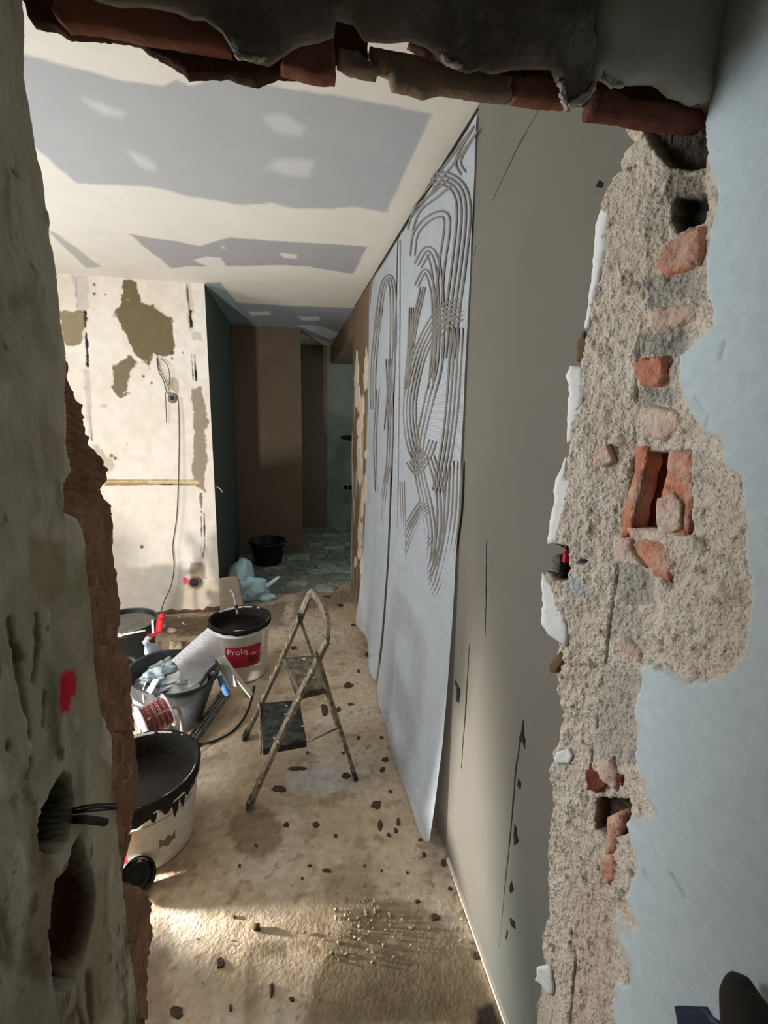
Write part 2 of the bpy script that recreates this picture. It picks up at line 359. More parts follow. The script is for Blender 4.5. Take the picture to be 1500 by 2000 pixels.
wline([(205, 938), (300, 938), (388, 938)], (120, 100, 70), .7, 1, .6); wline([(205, 947), (290, 946), (388, 947)], (60, 46, 34), 1.0, 1, 1.2)
wpoly([(205, 942), (290, 941), (290, 947), (205, 948)], (168, 130, 76), .8, 1, 1)
wpoly([(372, 1098), (398, 1095), (405, 1120), (396, 1150), (372, 1150), (366, 1120)], (132, 112, 88), .8, 4, 6)
wpoly([(358, 1128), (368, 1128), (369, 1142), (359, 1142)], (225, 56, 100), .95, 1, 1)
wpoly([(330, 1150), (440, 1130), (440, 1200), (320, 1200)], (196, 176, 146), .6, 10, 8)
for (a, b, r) in ((184, 556, 2.6), (184, 574, 2.6), (206, 575, 1.5), (336, 690, 3), (336, 700, 2), (277, 1068, 3), (280, 735, 2.5), (296, 748, 2.2), (357, 689, 1.5), (218, 890, 3), (225, 895, 3)):
    wpoly([(a+r*1.3*math.cos(t), b+r*1.3*math.sin(t)) for t in np.linspace(0, 5.6, 8)], (92, 80, 64), .9, 1, .5)
for k in range(12):
    a, b = random.uniform(150, 380), random.uniform(560, 930); r = random.uniform(1, 3.2)
    wpoly([(a+r*2*math.cos(t), b+r*1.2*math.sin(t)) for t in np.linspace(0, 5.6, 7)], (176, 158, 136), .5, 1.5, 2)
col *= (1+.05*n3)[..., None]; P[..., 1] -= dep
wall_far = tag(sheet('wall_back', P, col, m_w1, flip=True), kind='structure')
# ---- corridor beyond ---------------------------------------------
m_green = M('moisture-resistant green board', (74, 86, 80), .8, .08, 5, .05)
m_taupe = M('taupe painted board', (134, 117, 100), .85, .08, 5, .05)
m_pale = M('pale green primed board', (150, 160, 150), .8, .12, 4, .1, col2=(128, 134, 126))
m_plain = M('plain grey plaster', (186, 178, 165), .85, .08, 4, .1)
tag(box('wall_corridor_left', (X1-.12, X1, Y1+.016, Y2+.01, 0, 2.5), m_green), kind='structure')
tag(box('wall_corridor_back', (X1-.1, X2, Y2, Y3, -.01, 2.5), m_taupe), kind='structure')
tag(box('wall_corridor_end', (X2-.02, .503, Y3, Y3+.1, 0, 2.5), m_taupe), kind='structure')
wp = tag(box('wall_side_room', (.503, 1.7, Y3-.004, Y3+.1, 0, 2.5), m_pale), kind='structure')
tag(box('trim_1', (XR, 1.7, 4.26, Y3-.004, 2.27, 2.5), M('brown bulkhead', (120, 100, 78))), kind='structure')
wsr = tag(box('wall_side_room_right', (1.7, 1.8, .7, Y3, 0, .9), m_plain), kind='structure')
for a in ((1.7, 1.8, .7, 4.8, .9, 2.5), (1.7, 1.8, 5.9, Y3, .9, 2.5), (1.7, 1.8, 4.8, 5.9, 2.1, 2.5)): box('wall_piece', a, m_plain, wsr)
FILL_WINDOW = True
wlr = tag(box('wall_left_room', (-2.8, -2.7, .6, Y1+.1, 0, .8), m_plain), kind='structure')
def window(n, xi, xo, y0, y1, z0, z1, power, colr, d):
    g = tag(box('window_%d' % n, (min(xi, xo)+.05, min(xi, xo)+.065, y0, y1, z0, z1), M('window glass', (225, 240, 245), .1, .0, 5, 0, trans=.9)), kind='structure'); a, b = min(xi, xo)+.02, max(xi, xo)-.01; ym = (y0+y1)/2
    for q in ((a, b, y0, y0+.06, z0, z1), (a, b, y1-.06, y1, z0, z1), (a, b, ym-.03, ym+.03, z0, z1), (a, b, y0, y1, z0, z0+.06), (a, b, y0, y1, z1-.06, z1)): box('window_frame', q, M('white frame', (230, 230, 228), .5), g)
    l = bpy.data.lights.new('daylight', 'AREA'); l.shape = 'RECTANGLE'; l.size = z1-z0-.1; l.size_y = y1-y0-.1; l.energy = power; l.color = colr; o = bpy.data.objects.new('window_daylight', l); COL.objects.link(o); o.location = (xi, ym, (z0+z1)/2); o.rotation_euler = (0, math.radians(90)*d, 0)
for a in ((-2.8, -2.7, .6, 1.05, .8, 2.5), (-2.8, -2.7, 2.45, Y1+.1, .8, 2.5), (-2.8, -2.7, 1.05, 2.45, 2.2, 2.5)): box('wall_piece', a, m_plain, wlr)
window(1, 1.69, 1.8, 4.8, 5.9, .9, 2.1, FILL_WINDOW_W, (.72, .92, .95), 1)  # side-room window is unseen, added to brighten the corridor floor
window(2, -2.69, -2.8, 1.05, 2.45, .8, 2.2, WINDOW2_W, (.84, .93, 1), -1)
tag(box('wall_front_room', (-2.7, XL-.14, .62, YB-.02, 0, 2.5), m_plain), kind='structure')
pl = M('black plastic', (16, 17, 19), .5, .15, 30, .05)
for cx in (675, 684):
    p = onY(cx, 952, Y3-.004); lathe('socket_hole', [(.0, .0), (.028, 0), (.030, .004), (.030, -.004)], pl, wp, p, 16, Matrix.Rotation(math.pi/2, 3, 'X'))
patch('stain_plate', [(664, 852), (682, 850), (690, 852), (690, 862), (680, 860), (668, 858)], 'Y', Y3-.004, -1, M('dark smear', (34, 36, 34)), wp, .003, .004, 1)
# ---- corridor floor, old broken tiles ----------------------------
m_bed = M('old tile bed', (140, 144, 130), .7, .25, 14, .3)
P0 = np.array([(x, y, 0.) for x in (X1, 1.7) for y in (4.02, Y3)])
fc = tag(ob('floor_corridor', [(X1, 3.80, -.006), (XR, 4.20, -.006), (1.7, 4.2, -.006), (1.7, Y3, -.006), (X1, Y3, -.006)], [(0, 1, 2, 3, 4)], m_bed, None, False), kind='structure')
tms = [M('tile grey green', (160, 168, 154), .5, .3, 14, .3, col2=(132, 142, 130)), M('tile pale', (190, 194, 180), .5, .3, 14, .3, col2=(150, 156, 144)), M('tile dark', (124, 132, 122), .55, .3, 14, .3, col2=(160, 166, 152)), M('tile teal', (142, 154, 146), .5, .3, 14, .3, col2=(120, 128, 118))]
ty = 3.95; row = 0
while ty < 6.55:
    dy = random.uniform(.13, .19); tx = X1+random.uniform(-.1, 0)
    while tx < (.53 if ty < 4.3 else .9):
        dx = random.uniform(.14, .26); cx, cy = tx+dx/2, ty+dy/2
        lim = 4.02+.25*max(0, min(1, (cx+.3)/.9))
        if cy-dy*.5 > lim-.08 and cx > X1+.06 and not (cx < X2+.12 and cy > Y2-.08) and random.random() < .93 and (cx < .45 or cy > 4.4):
            q = [(cx+dx*.47*a+random.uniform(-.025, .025), cy+dy*.47*b+random.uniform(-.02, .02)) for a, b in ((-1, -1), (0, -1.05), (1, -1), (1.02, 0), (1, 1), (0, 1.02), (-1, 1))]
            z0 = random.uniform(.001, .006); vv = [(a, b, z0+random.uniform(-.001, .001)) for a, b in q]+[(a, b, -.006) for a, b in q]; k = len(q)
            ob('tile', vv, [tuple(range(k))]+[(i, i+k, (i+1) % k+k, (i+1) % k) for i in range(k)], random.choice(tms), fc, False)
        tx += dx
    ty += dy
# ---- right wall: board, adhesive, chips --------------------------
m_rw = M('grey plasterboard wall', rough=.75, var=.04, vscale=5, bump=.05, bscale=80, attr=True, spec=.3)
ys = steps((.70, 1.5, .01), (1.5, 4.26, .012)); zs = steps((0, 2.5, .014))
Y, Z = grid2(ys, zs); P = np.stack([0*Y+XR, Y, Z], -1); PX, PY = [a.reshape(Y.shape) for a in project(P.reshape(-1, 3))]
n1 = fbm(P, 2, 4, 41); n2 = fbm(P*np.array([1, 1, .25]), 14, 4, 42); n3 = fbm(P, 40, 2, 43)
col = lin((115, 109, 99))*np.ones(P.shape); col *= (1+.05*n1)[..., None]
# green tint of the bare board low by the opening and high up under the ceiling
col = paint(col, sm(Z, 1.5, 2.4)*.5*sm(-Y, -1.6, -1.3), (103, 103, 91)); col = paint(col, sm(-Z, -.9, -.2)*.5*sm(-Y, -1.1, -.95), (98, 107, 101))
# brown levelling mortar near the far end
br = sm(Y+.25*n2, 3.3, 3.5); col = paint(col, br, (112, 92, 70)); col = paint(col, br*sm(n2, .05, .3)*sm(-Z, -2.2, -1.2), (176, 158, 140))
P[..., 0] -= .006*br*(.5+n2)
wall_right = tag(sheet('wall_right', P, col, m_rw), kind='structure')
tag(box('wall_right_core', (XR+.002, XR+.1, .70, 4.258, 0, 2.5), m_plain), kind='structure'); 
m_chip = M('torn paper chip', (34, 32, 26), .9, .2, 60, .2); m_crack = M('thin crack', (70, 64, 54), .9)
def strip_poly(line, wd):
    L = np.asarray(line, float); a, b = [], []
    for i in range(len(L)):
        t = L[min(i+1, len(L)-1)]-L[max(i-1, 0)]; t /= np.linalg.norm(t); n = np.array([-t[1], t[0]]); k = wd*(.35 if i in (0, len(L)-1) else 1)/2
        a.append(L[i]+n*k); b.append(L[i]-n*k)
    return a+b[::-1]
for ln, wd, mt in (([(1052, 215), (1010, 290), (962, 392)], 2.5, m_crack), ([(950, 1055), (950, 1150), (948, 1245)], 3, m_chip), ([(917, 1258), (910, 1380), (901, 1500)], 3.2, m_chip),
                   ([(1020, 1425), (1008, 1500), (1000, 1600), (985, 1745)], 3.2, m_chip), ([(985, 1745), (975, 1850)], 2, m_crack), ([(930, 480), (926, 500)], 2, m_chip)):
    patch('crack', strip_poly(ln, wd*.75), 'X', XR, -1, mt, wall_right, .0012, .004, .6, 12, 0)
for q in ([(1022, 1405), (1024, 1430), (1026, 1462), (1021, 1448), (1018, 1450), (1014, 1446), (1019, 1428)], [(1014, 1520), (1018, 1530), (1016, 1541), (1012, 1536)], [(1006, 1608), (1011, 1630), (1012, 1645), (1005, 1650), (1004, 1630)],
          [(1000, 1720), (1003, 1738), (999, 1745), (996, 1736)], [(996, 1792), (1005, 1800), (1008, 1815), (1000, 1808)], [(990, 1815), (993, 1822), (990, 1835)], [(893, 1335), (898, 1345), (897, 1372), (891, 1370)], [(889, 1328), (893, 1334), (890, 1338)],
          [(1172, 352), (1180, 358), (1176, 368), (1165, 366)]):
    patch('paper_chip', q, 'X', XR, -1, m_chip, wall_right, .003, .004, 1.5, 8, .001)
# bottom strip that catches the light
tag(bar('trim_2', [(XR-.004, .72, .006), (XR-.004, 1.36, .006)], .012, .010, M('white edge strip', (236, 226, 208), .6)), kind='structure')

# ---- left wall (room with the camera) ----------------------------
SILL = [(40, -40), (62, 48), (60, 100), (54, 108), (58, 160), (64, 200), (72, 300), (84, 340), (98, 470), (110, 530), (122, 570), (126, 640), (130, 690), (142, 715), (140, 745), (152, 770), (165, 790), (176, 850), (180, 868), (198, 885), (212, 918), (217, 940), (202, 955), (212, 975), (226, 985), (232, 1060), (236, 1110), (243, 1190), (240, 1258), (250, 1268), (260, 1320), (266, 1430), (278, 1520), (270, 1570), (264, 1625), (250, 1650), (248, 1720), (262, 1722), (292, 1740), (302, 1758), (296, 1790), (300, 1830), (290, 1900), (292, 2000), (300, 2100)]
PLED = [(40, -40), (50, 50), (48, 150), (60, 220), (72, 300), (84, 345), (98, 470), (110, 520), (116, 600), (120, 640), (130, 700), (128, 760), (130, 830), (128, 870), (140, 920), (125, 945), (124, 1000), (150, 1010), (160, 1030), (167, 1060), (170, 1110), (180, 1180), (184, 1240), (187, 1300), (200, 1400), (215, 1430), (222, 1540), (232, 1640), (244, 1750), (254, 1850), (268, 1950), (280, 2100)]
def rail(line, X):
    W = np.array([onX(a, b, X) for a, b in line]); o = np.argsort(W[:, 2]); return W[o, 2], W[o, 1]
sz, sy = rail(SILL, XL); bz, by = rail(PLED, XL)
zs = steps((0, .55, .02), (.55, 2.2, .0045), (2.2, 2.5, .05)); tt = np.concatenate([np.linspace(0, .55, 18, endpoint=False), np.linspace(.55, 1, 190)])
ye = np.interp(zs, sz, sy); bm_ = np.interp(zs, bz, by)
ye = ye+.003*fbm(np.stack([0*zs, 0*zs, zs], -1), 60, 3, 3); ye = np.clip(ye, .5, .76)
T_, Z = grid2(tt, zs); Y = -1.6+(ye[None, :]+1.6)*(1-(1-T_)**1.0); Y = np.where(T_ < .55, -1.6+T_/.55*1.7, .1+(T_-.55)/.45*(ye[None, :]-.1))
P = np.stack([0*Y+XL, Y, Z], -1); PX, PY = [a.reshape(Y.shape) for a in project(P.reshape(-1, 3))]
PY = np.where(Y < .12, -9999, PY)
n1 = fbm(P, 5, 4, 51); n2 = fbm(P*np.array([1, 1, .5]), 16, 4, 52); n3 = fbm(P, 60, 3, 53)
col = lin((188, 184, 164))*np.ones(P.shape)
col = paint(col, sm(n1+.4*n2, .05, .4)*.75, (216, 211, 196)); col = paint(col, sm(-n1+.5*n2, .05, .45)*.65, (146, 147, 124)); col = paint(col, sm(n2+n3*.3, .25, .6)*.65, (118, 102, 76))
n5 = fbm(P*np.array([1, 1, .35]), 26, 4, 57); n6 = fbm(P, 11, 4, 58)
col = paint(col, sm(n6+.4*n5, .12, .40)*.55, (112, 112, 88)); col = paint(col, sm(n5-.4*n6, .22, .5)*.7, (92, 80, 60)); col = paint(col, sm(-n6+.5*n5, .28, .42)*.6, (218, 212, 198)); col = paint(col, sm(n3+.6*n5, .45, .65)*.7, (72, 64, 48))
dep = .0015*n1+.0016*n2+.0010*n3+.002*sm(-n6+.5*n5, .28, .34)
def lpoly(poly, c, s=1., soft=3., nz=6., d0=0., hard=None):
    global col, dep
    d = sdf(poly, PX, PY)+nz*n2+nz*.5*n3; k = sm(-d, -soft, soft); col = paint(col, k*s, c)
    if d0: dep = dep+d0*sm(-d, -1.5, 5.)
lpoly([(0, 600), (30, 800), (60, 1000), (110, 1040), (130, 1100), (125, 980), (130, 880), (120, 700), (60, 600)], (188, 180, 162), .55, 10, 14)
lpoly([(110, 1220), (180, 1160), (200, 1400), (215, 1650), (190, 1500), (150, 1300)], (190, 180, 160), .5, 10, 14)
lpoly([(60, 1050), (120, 1060), (135, 1150), (90, 1190), (60, 1130)], (146, 126, 84), .55, 10, 10)
lpoly([(0, 1180), (60, 1100), (100, 1250), (110, 1500), (60, 1560), (0, 1450)], (150, 148, 128), .4, 20, 20)
lpoly([(60, 1560), (110, 1700), (95, 1930), (40, 1900), (60, 1700)], (112, 88, 60), .6, 12, 14)
lpoly([(150, 1900), (200, 1720), (220, 1900), (200, 2010), (120, 2010)], (146, 116, 84), .45, 12, 14)
for ln, wd in (([(20, 1210), (35, 1300), (50, 1390), (58, 1440)], 4), ([(70, 1200), (75, 1280), (65, 1330)], 3), ([(30, 1260), (40, 1285)], 7), ([(88, 1230), (95, 1225)], 3), ([(90, 1350), (85, 1420)], 4), ([(12, 1450), (16, 1465)], 3), ([(28, 1680), (10, 1760)], 2), ([(42, 345), (24, 330)], 2), ([(60, 1480), (55, 1520)], 4), ([(150, 1950), (162, 2000)], 4), ([(175, 1900), (180, 2000)], 3)):
    d = pdist(ln, PX, PY)+6*n2+4*n3; k = sm(-d-5*n5, -wd-2, -wd+2); col = paint(col, k*.8, (70, 62, 46)); dep = dep-.0022*k
lpoly([(120, 1318), (132, 1306), (146, 1308), (151, 1325), (149, 1358), (140, 1362), (136, 1388), (124, 1394), (116, 1380), (118, 1345)], (214, 24, 62), .97, 2.5, 2)
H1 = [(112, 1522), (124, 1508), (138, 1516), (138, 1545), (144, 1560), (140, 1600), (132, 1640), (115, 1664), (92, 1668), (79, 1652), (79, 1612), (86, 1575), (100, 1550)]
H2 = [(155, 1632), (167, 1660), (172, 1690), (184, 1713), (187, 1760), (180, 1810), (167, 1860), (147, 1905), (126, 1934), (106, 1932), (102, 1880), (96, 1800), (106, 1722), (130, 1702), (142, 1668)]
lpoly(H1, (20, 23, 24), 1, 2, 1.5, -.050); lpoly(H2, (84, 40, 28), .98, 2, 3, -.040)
# torn strip where the cross wall was broken away: plaster gone, brick behind
strip = sm(Y-bm_[None, :]+.004*n2+.002*n3, -.001, .0025)
col = paint(col, strip, (136, 102, 78)); col = paint(col, strip*sm(n2, .1, .5)*.7, (170, 146, 118)); dep = dep-strip*(.007+.003*n2)+strip*.003*n3
P[..., 0] += dep; col *= (1+.08*n3)[..., None]
# turn the corner: the broken end runs back into the wall thickness
P_end = np.repeat(P[-1:], 10, 0).copy(); fr = np.linspace(.08, 1, 10)[:, None]
P_end[..., 0] = P[-1][None, :, 0]-fr*.16; P_end[..., 1] += -.02*fr**2+.004*fbm(P_end, 45, 3, 5)
colE = np.repeat(col[-1:], 10, 0)
m_lw = M('dirty old plaster wall', rough=.9, var=.10, vscale=22, bump=.25, bscale=110, attr=True, spec=.2)
wall_left = tag(sheet('wall_left', np.concatenate([P, P_end]), np.concatenate([col, colE]), m_lw, flip=True), kind='structure')
tag(box('wall_left_core', (XL-.20, XL-.085, -1.6, .70, 0, 2.5), m_plain), kind='structure')
m_brk = M('brown ribbed brick', (164, 122, 98), .9, .22, 40, .5, 150, col2=(136, 100, 80))
def ribs(f, ph, a=.0035, tilt=.35): return lambda V: a*np.sin((V[:, 2]+tilt*V[:, 1])*f+ph+1.2*np.sin(V[:, 2]*23))
def edge_between(y0, y1, inset=2):
    """outline of a brick on the torn strip between two image rows"""
    L = [(float(np.interp(y, [p[1] for p in PLED], [p[0] for p in PLED]))+inset, y) for y in np.linspace(y0, y1, 6)]
    R = [(float(np.interp(y, [p[1] for p in SILL], [p[0] for p in SILL])), y) for y in np.linspace(y1, y0, 9)]
    return L+R
for y0, y1, pr, f, a in ((742, 872, -.002, 520, .0034), (870, 955, .000, 520, .0040), (953, 1010, -.003, 500, .003), (1008, 1112, -.005, 420, .0012), (1110, 1262, -.003, 620, .0012), (1260, 1428, .0, 620, .0012), (1427, 1650, -.002, 500, .0012), (1730, 1990, .001, 300, .001), (560, 690, -.006, 300, .001), (60, 170, -.004, 300, .002)):
    patch('brick', edge_between(y0, y1), 'X', XL, 1, m_brk, wall_left, pr-.004, .07, 1.6, 8, .004, 60, .0035, ribs(f, y0, a), edge=1)

# ---- right stub of the broken cross wall and the white side wall ---
RSIL = [(1205, 235), (1242, 280), (1222, 300), (1218, 335), (1196, 345), (1182, 372), (1172, 430), (1166, 500), (1158, 560), (1148, 640), (1136, 672), (1130, 720), (1128, 780), (1118, 830), (1112, 880), (1106, 950), (1095, 1010), (1086, 1050), (1066, 1085), (1066, 1130), (1082, 1160), (1090, 1220), (1096, 1250), (1078, 1300), (1090, 1330), (1100, 1390), (1098, 1450), (1082, 1472), (1075, 1520), (1078, 1580), (1072, 1640), (1073, 1720), (1070, 1790), (1060, 1830), (1066, 1880), (1058, 1930), (1048, 1970), (1046, 2060)]
CRK = [(1290, 200), (1282, 300), (1270, 400), (1258, 500), (1250, 640), (1240, 740), (1242, 800), (1238, 880), (1212, 1000), (1200, 1150), (1184, 1270), (1175, 1350), (1152, 1500), (1146, 1600), (1132, 1750), (1122, 1900), (1106, 2060)]
WHITE = [(1440, -120), (1410, 60), (1396, 160), (1392, 205), (1384, 260), (1392, 320), (1412, 392), (1402, 450), (1390, 520), (1404, 610), (1402, 640), (1370, 670), (1342, 700), (1338, 740), (1346, 790), (1390, 850), (1412, 862), (1418, 905), (1462, 935), (1468, 990), (1472, 1080), (1482, 1140), (1474, 1250), (1462, 1290), (1420, 1318), (1380, 1335), (1330, 1325), (1295, 1310), (1290, 1298), (1268, 1292), (1262, 1320), (1250, 1400), (1253, 1500), (1262, 1545), (1283, 1588), (1276, 1590), (1240, 1588), (1238, 1620), (1252, 1680), (1256, 1700), (1240, 1726), (1234, 1750), (1252, 1800), (1244, 1816), (1212, 1790), (1208, 1830), (1230, 1880), (1238, 1920), (1210, 1920), (1205, 1960), (1216, 2010), (1220, 2100), (2600, 2100), (2600, -120)]
zs = steps((.1, .42, .03), (.42, 2.15, .0035), (2.15, 2.5, .04))
def onP(x, y, n, c): d = ray(x, y); return CAM+d*((c-CAM@n)/(d@n))
fW = np.array([onP(a, b, np.array((1, 1.02, 0)), 1.30) for a, b in RSIL]); fo = np.argsort(fW[:, 2]); xf = np.interp(zs, fW[fo, 2], fW[fo, 0]); yf = np.interp(zs, fW[fo, 2], fW[fo, 1])
YC = .673
cW = np.array([onY(a, b, YC) for a, b in CRK]); c_o = np.argsort(cW[:, 2]); xc = np.minimum(np.interp(zs, cW[c_o, 2], cW[c_o, 0]), XR-.006)
xf = xf+.004*fbm(np.stack([0*zs, 0*zs, zs], -1), 35, 3, 8)
seg = []
def lerp(a, b, n, e=False): return np.linspace(0, 1, n, endpoint=e)
nz_ = len(zs); o1 = np.ones(nz_); profs = []; nrm = []
def addseg(xa, ya, xb, yb, n, nx, ny, last=False):
    for t in np.linspace(0, 1, n, endpoint=last):
        profs.append(np.stack([xa+(xb-xa)*t, (ya+(yb-ya)*t)*o1, zs], -1)); nrm.append((nx, ny))
addseg(XR+.02*o1, yf+.02, xf, yf, 8, 0, 1)
addseg(xf, yf, xc, YC, 52, -1, -.15)
addseg(xc, YC, XR*o1, YF, 30, -.95, -.3)
addseg(XR*o1, YF, XR*o1, .36, 84, -1, 0)
addseg(XR*o1, .36, XR*o1, .0, 40, -1, 0)
addseg(XR*o1, .0, XR*o1, -1.6, 16, -1, 0, True)
P = np.array(profs); NR = np.array(nrm, float)
for _ in range(6): NR[1:-1] = (NR[:-2]+NR[1:-1]*2+NR[2:])/4
NR /= np.linalg.norm(NR, axis=1)[:, None]
PX, PY = [a.reshape(P.shape[:2]) for a in project(P.reshape(-1, 3))]; PX = np.where(P[..., 1] < .1, 2500, PX)
n1 = fbm(P, 6, 4, 61); n2 = fbm(P, 22, 4, 62); n3 = fbm(P, 70, 4, 63); n4 = fbm(P, 160, 2, 64)
d = sdf(WHITE, PX, PY)+9*n2+7*n3; wh = sm(-d, -2, 3)
up_ = sm(P[..., 2], 2.02, 2.06); 
isback = (np.arange(len(P)) < 8)[:, None]*np.ones_like(n1)
rough_ = .006*n2+.0055*n3+.003*n4; pits = sm(n3-.3*n2, .38, .7); rough_ = rough_-.007*pits
dep = rough_*(1-wh)+wh*(.012+.0015*n1+.0003*n3)
col = lin((222, 206, 188))*np.ones(P.shape); col = paint(col, sm(n2, .05, .5)*.6, (236, 224, 208)); col = paint(col, sm(-n1+n3*.5, .1, .5)*.5, (198, 180, 158)); col = paint(col, pits*.7, (128, 112, 92)); col = paint(col, sm(n4+n3, .45, .8)*.6, (150, 130, 108))
def rpoly(poly, c, s=1., soft=4., nz=8., d0=0.):
    global col, dep
    dd = sdf(poly, PX, PY)+nz*n2+nz*.6*n3; k = sm(-dd, -soft, soft)*(1-wh); col = paint(col, k*s, c)
    if d0: dep = dep+d0*sm(-dd, -2, 6)
GM = (178, 170, 158)
rpoly([(1262, 540), (1360, 525), (1372, 580), (1270, 600)], GM, .8, d0=-.003); rpoly([(1255, 655), (1345, 640), (1340, 690), (1250, 700)], GM, .85, d0=-.003)
rpoly([(1245, 755), (1325, 760), (1320, 790), (1245, 795)], GM, .8, d0=-.003); rpoly([(1205, 1095), (1250, 1100), (1275, 1140), (1280, 1180), (1225, 1180), (1195, 1160)], GM, .85)
rpoly([(1195, 1180), (1260, 1200), (1250, 1270), (1190, 1260)], (190, 178, 164), .7); rpoly([(1180, 1300), (1250, 1310), (1250, 1480), (1200, 1500), (1165, 1470)], (192, 180, 168), .85)
rpoly([(1130, 1750), (1180, 1720), (1200, 1900), (1215, 2010), (1110, 2010)], (206, 182, 160), .6)
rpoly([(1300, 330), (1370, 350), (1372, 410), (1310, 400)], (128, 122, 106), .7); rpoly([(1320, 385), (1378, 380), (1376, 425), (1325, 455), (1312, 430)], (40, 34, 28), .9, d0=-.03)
rpoly([(1240, 225), (1390, 215), (1380, 330), (1310, 330), (1270, 280)], (50, 34, 27), .92, d0=-.03)  # red-brown cavity below the brick, its shade painted in darker
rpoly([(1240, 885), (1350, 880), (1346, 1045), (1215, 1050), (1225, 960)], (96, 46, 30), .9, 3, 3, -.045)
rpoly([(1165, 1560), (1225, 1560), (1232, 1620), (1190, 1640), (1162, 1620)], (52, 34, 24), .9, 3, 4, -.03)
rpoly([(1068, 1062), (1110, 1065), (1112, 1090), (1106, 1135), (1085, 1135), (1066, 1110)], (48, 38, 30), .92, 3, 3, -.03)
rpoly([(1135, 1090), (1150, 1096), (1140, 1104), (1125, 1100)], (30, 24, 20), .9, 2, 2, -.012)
rpoly([(1102, 1135), (1125, 1125), (1150, 1155), (1145, 1165), (1100, 1160)], (206, 206, 202), .9, 2, 3, .002)
crk = sm(-np.abs(PX-np.interp(PY, [p[1] for p in CRK], [p[0] for p in CRK])-8*n2)+3.5, 0, 3)*sm(n1+n2, -.25, .2)*(1-wh)
col = paint(col, crk*.7, (84, 70, 56)); dep = dep-.008*crk
whc = lin((199, 210, 213))*np.ones(P.shape); whc *= (1+.03*n1)[..., None]
col = col*(1-wh[..., None])+whc*wh[..., None]
edge_ = wh*sm(-np.abs(d-(-4)), -9, 0); col = paint(col, edge_*.55*sm(n2, -.3, .3), (196, 178, 150))
for ln in ([(1370, 775), (1385, 800), (1398, 815), (1392, 835)], [(1430, 668), (1423, 700)], [(1325, 1705), (1340, 1730), (1352, 1750)], [(1270, 1700), (1280, 1722)], [(1258, 1560), (1285, 1620)]):
    k = sm(-(pdist(ln, PX, PY)+5*n2), -5, 0)*wh; col = paint(col, k*.5, (150, 158, 158)); dep = dep-.002*k
D3 = np.zeros(P.shape); D3[..., :2] = NR[:, None, :]*dep[..., None]
lim = sm(np.arange(len(P)), 0, 8)[:, None]; P = P+D3*lim[..., None]
col *= (1+.10*n4*(1-wh)+.02*n3)[..., None]
m_rub = M('broken render and white paint', rough=.9, var=.05, vscale=60, bump=.10, bscale=170, attr=True, spec=.2, grit=.75)
wall_stub = tag(sheet('wall_right_hall', P, np.concatenate([col, (1-wh)[..., None]], -1), m_rub, flip=False), kind='structure')
tag(box('wall_right_hall_core', (XR+.06, XR+.14, -1.6, .70, 0, 2.5), m_plain), kind='structure')
m_br = M('orange brick', (204, 132, 104), .9, .2, 45, .6, 130, col2=(206, 166, 144)); m_br2 = M('dusty pink brick', (212, 178, 158), .9, .15, 45, .6, 130, col2=(218, 198, 182)); m_br3 = M('dark red fired brick', (128, 66, 50), .85, .2, 50, .5, 130, col2=(104, 48, 36))
RB = [([(1302, 480), (1330, 462), (1368, 442), (1384, 445), (1382, 480), (1372, 520), (1340, 530), (1306, 540), (1288, 528)], m_br, .006), ([(1254, 505), (1272, 492), (1290, 497), (1286, 525), (1262, 528)], m_br2, .003),
      ([(1270, 604), (1320, 598), (1372, 590), (1366, 620), (1330, 640), (1290, 648), (1266, 640)], m_br2, .004), ([(1244, 712), (1262, 697), (1302, 696), (1306, 735), (1296, 755), (1260, 756), (1242, 738)], m_br, .006),
      ([(1256, 792), (1318, 798), (1342, 815), (1340, 842), (1300, 862), (1254, 850)], m_br2, .003), ([(1238, 1062), (1262, 1050), (1316, 1062), (1322, 1096), (1318, 1138), (1282, 1124), (1262, 1096)], m_br, .004),
      ([(1206, 1048), (1236, 1050), (1242, 1082), (1265, 1108), (1225, 1100), (1210, 1085)], m_br2, .003), ([(1206, 1246), (1224, 1244), (1256, 1270), (1264, 1300), (1240, 1285), (1215, 1268)], m_br2, .003),
      ([(1170, 1492), (1196, 1478), (1212, 1520), (1206, 1545), (1192, 1530), (1175, 1520)], m_br2, .004), ([(1146, 1505), (1168, 1510), (1190, 1535), (1172, 1548), (1150, 1540)], m_br3, .002), ([(1206, 1508), (1220, 1512), (1220, 1536), (1208, 1534)], m_br3, .001),
      ([(1188, 1595), (1212, 1592), (1220, 1612), (1208, 1640), (1204, 1668), (1184, 1668), (1186, 1630)], m_br, .0), ([(1172, 1680), (1200, 1664), (1208, 1685), (1206, 1718), (1190, 1728), (1174, 1702)], m_br, .003),
      ([(1165, 872), (1190, 868), (1200, 900), (1180, 915), (1162, 905)], m_br2, .001)]
SF = (np.array((.5353, YC, 0)), np.array((.0167, -.062, 0))/.0642, np.array((0, 0, 1.)), np.array((-.062, -.0167, 0))/.0642)
for q, mt, pr in RB: patch('brick', q, SF, 0, 1, mt, wall_stub, pr+.005, .035, 2.5, 9, .004, 55, edge=.2)
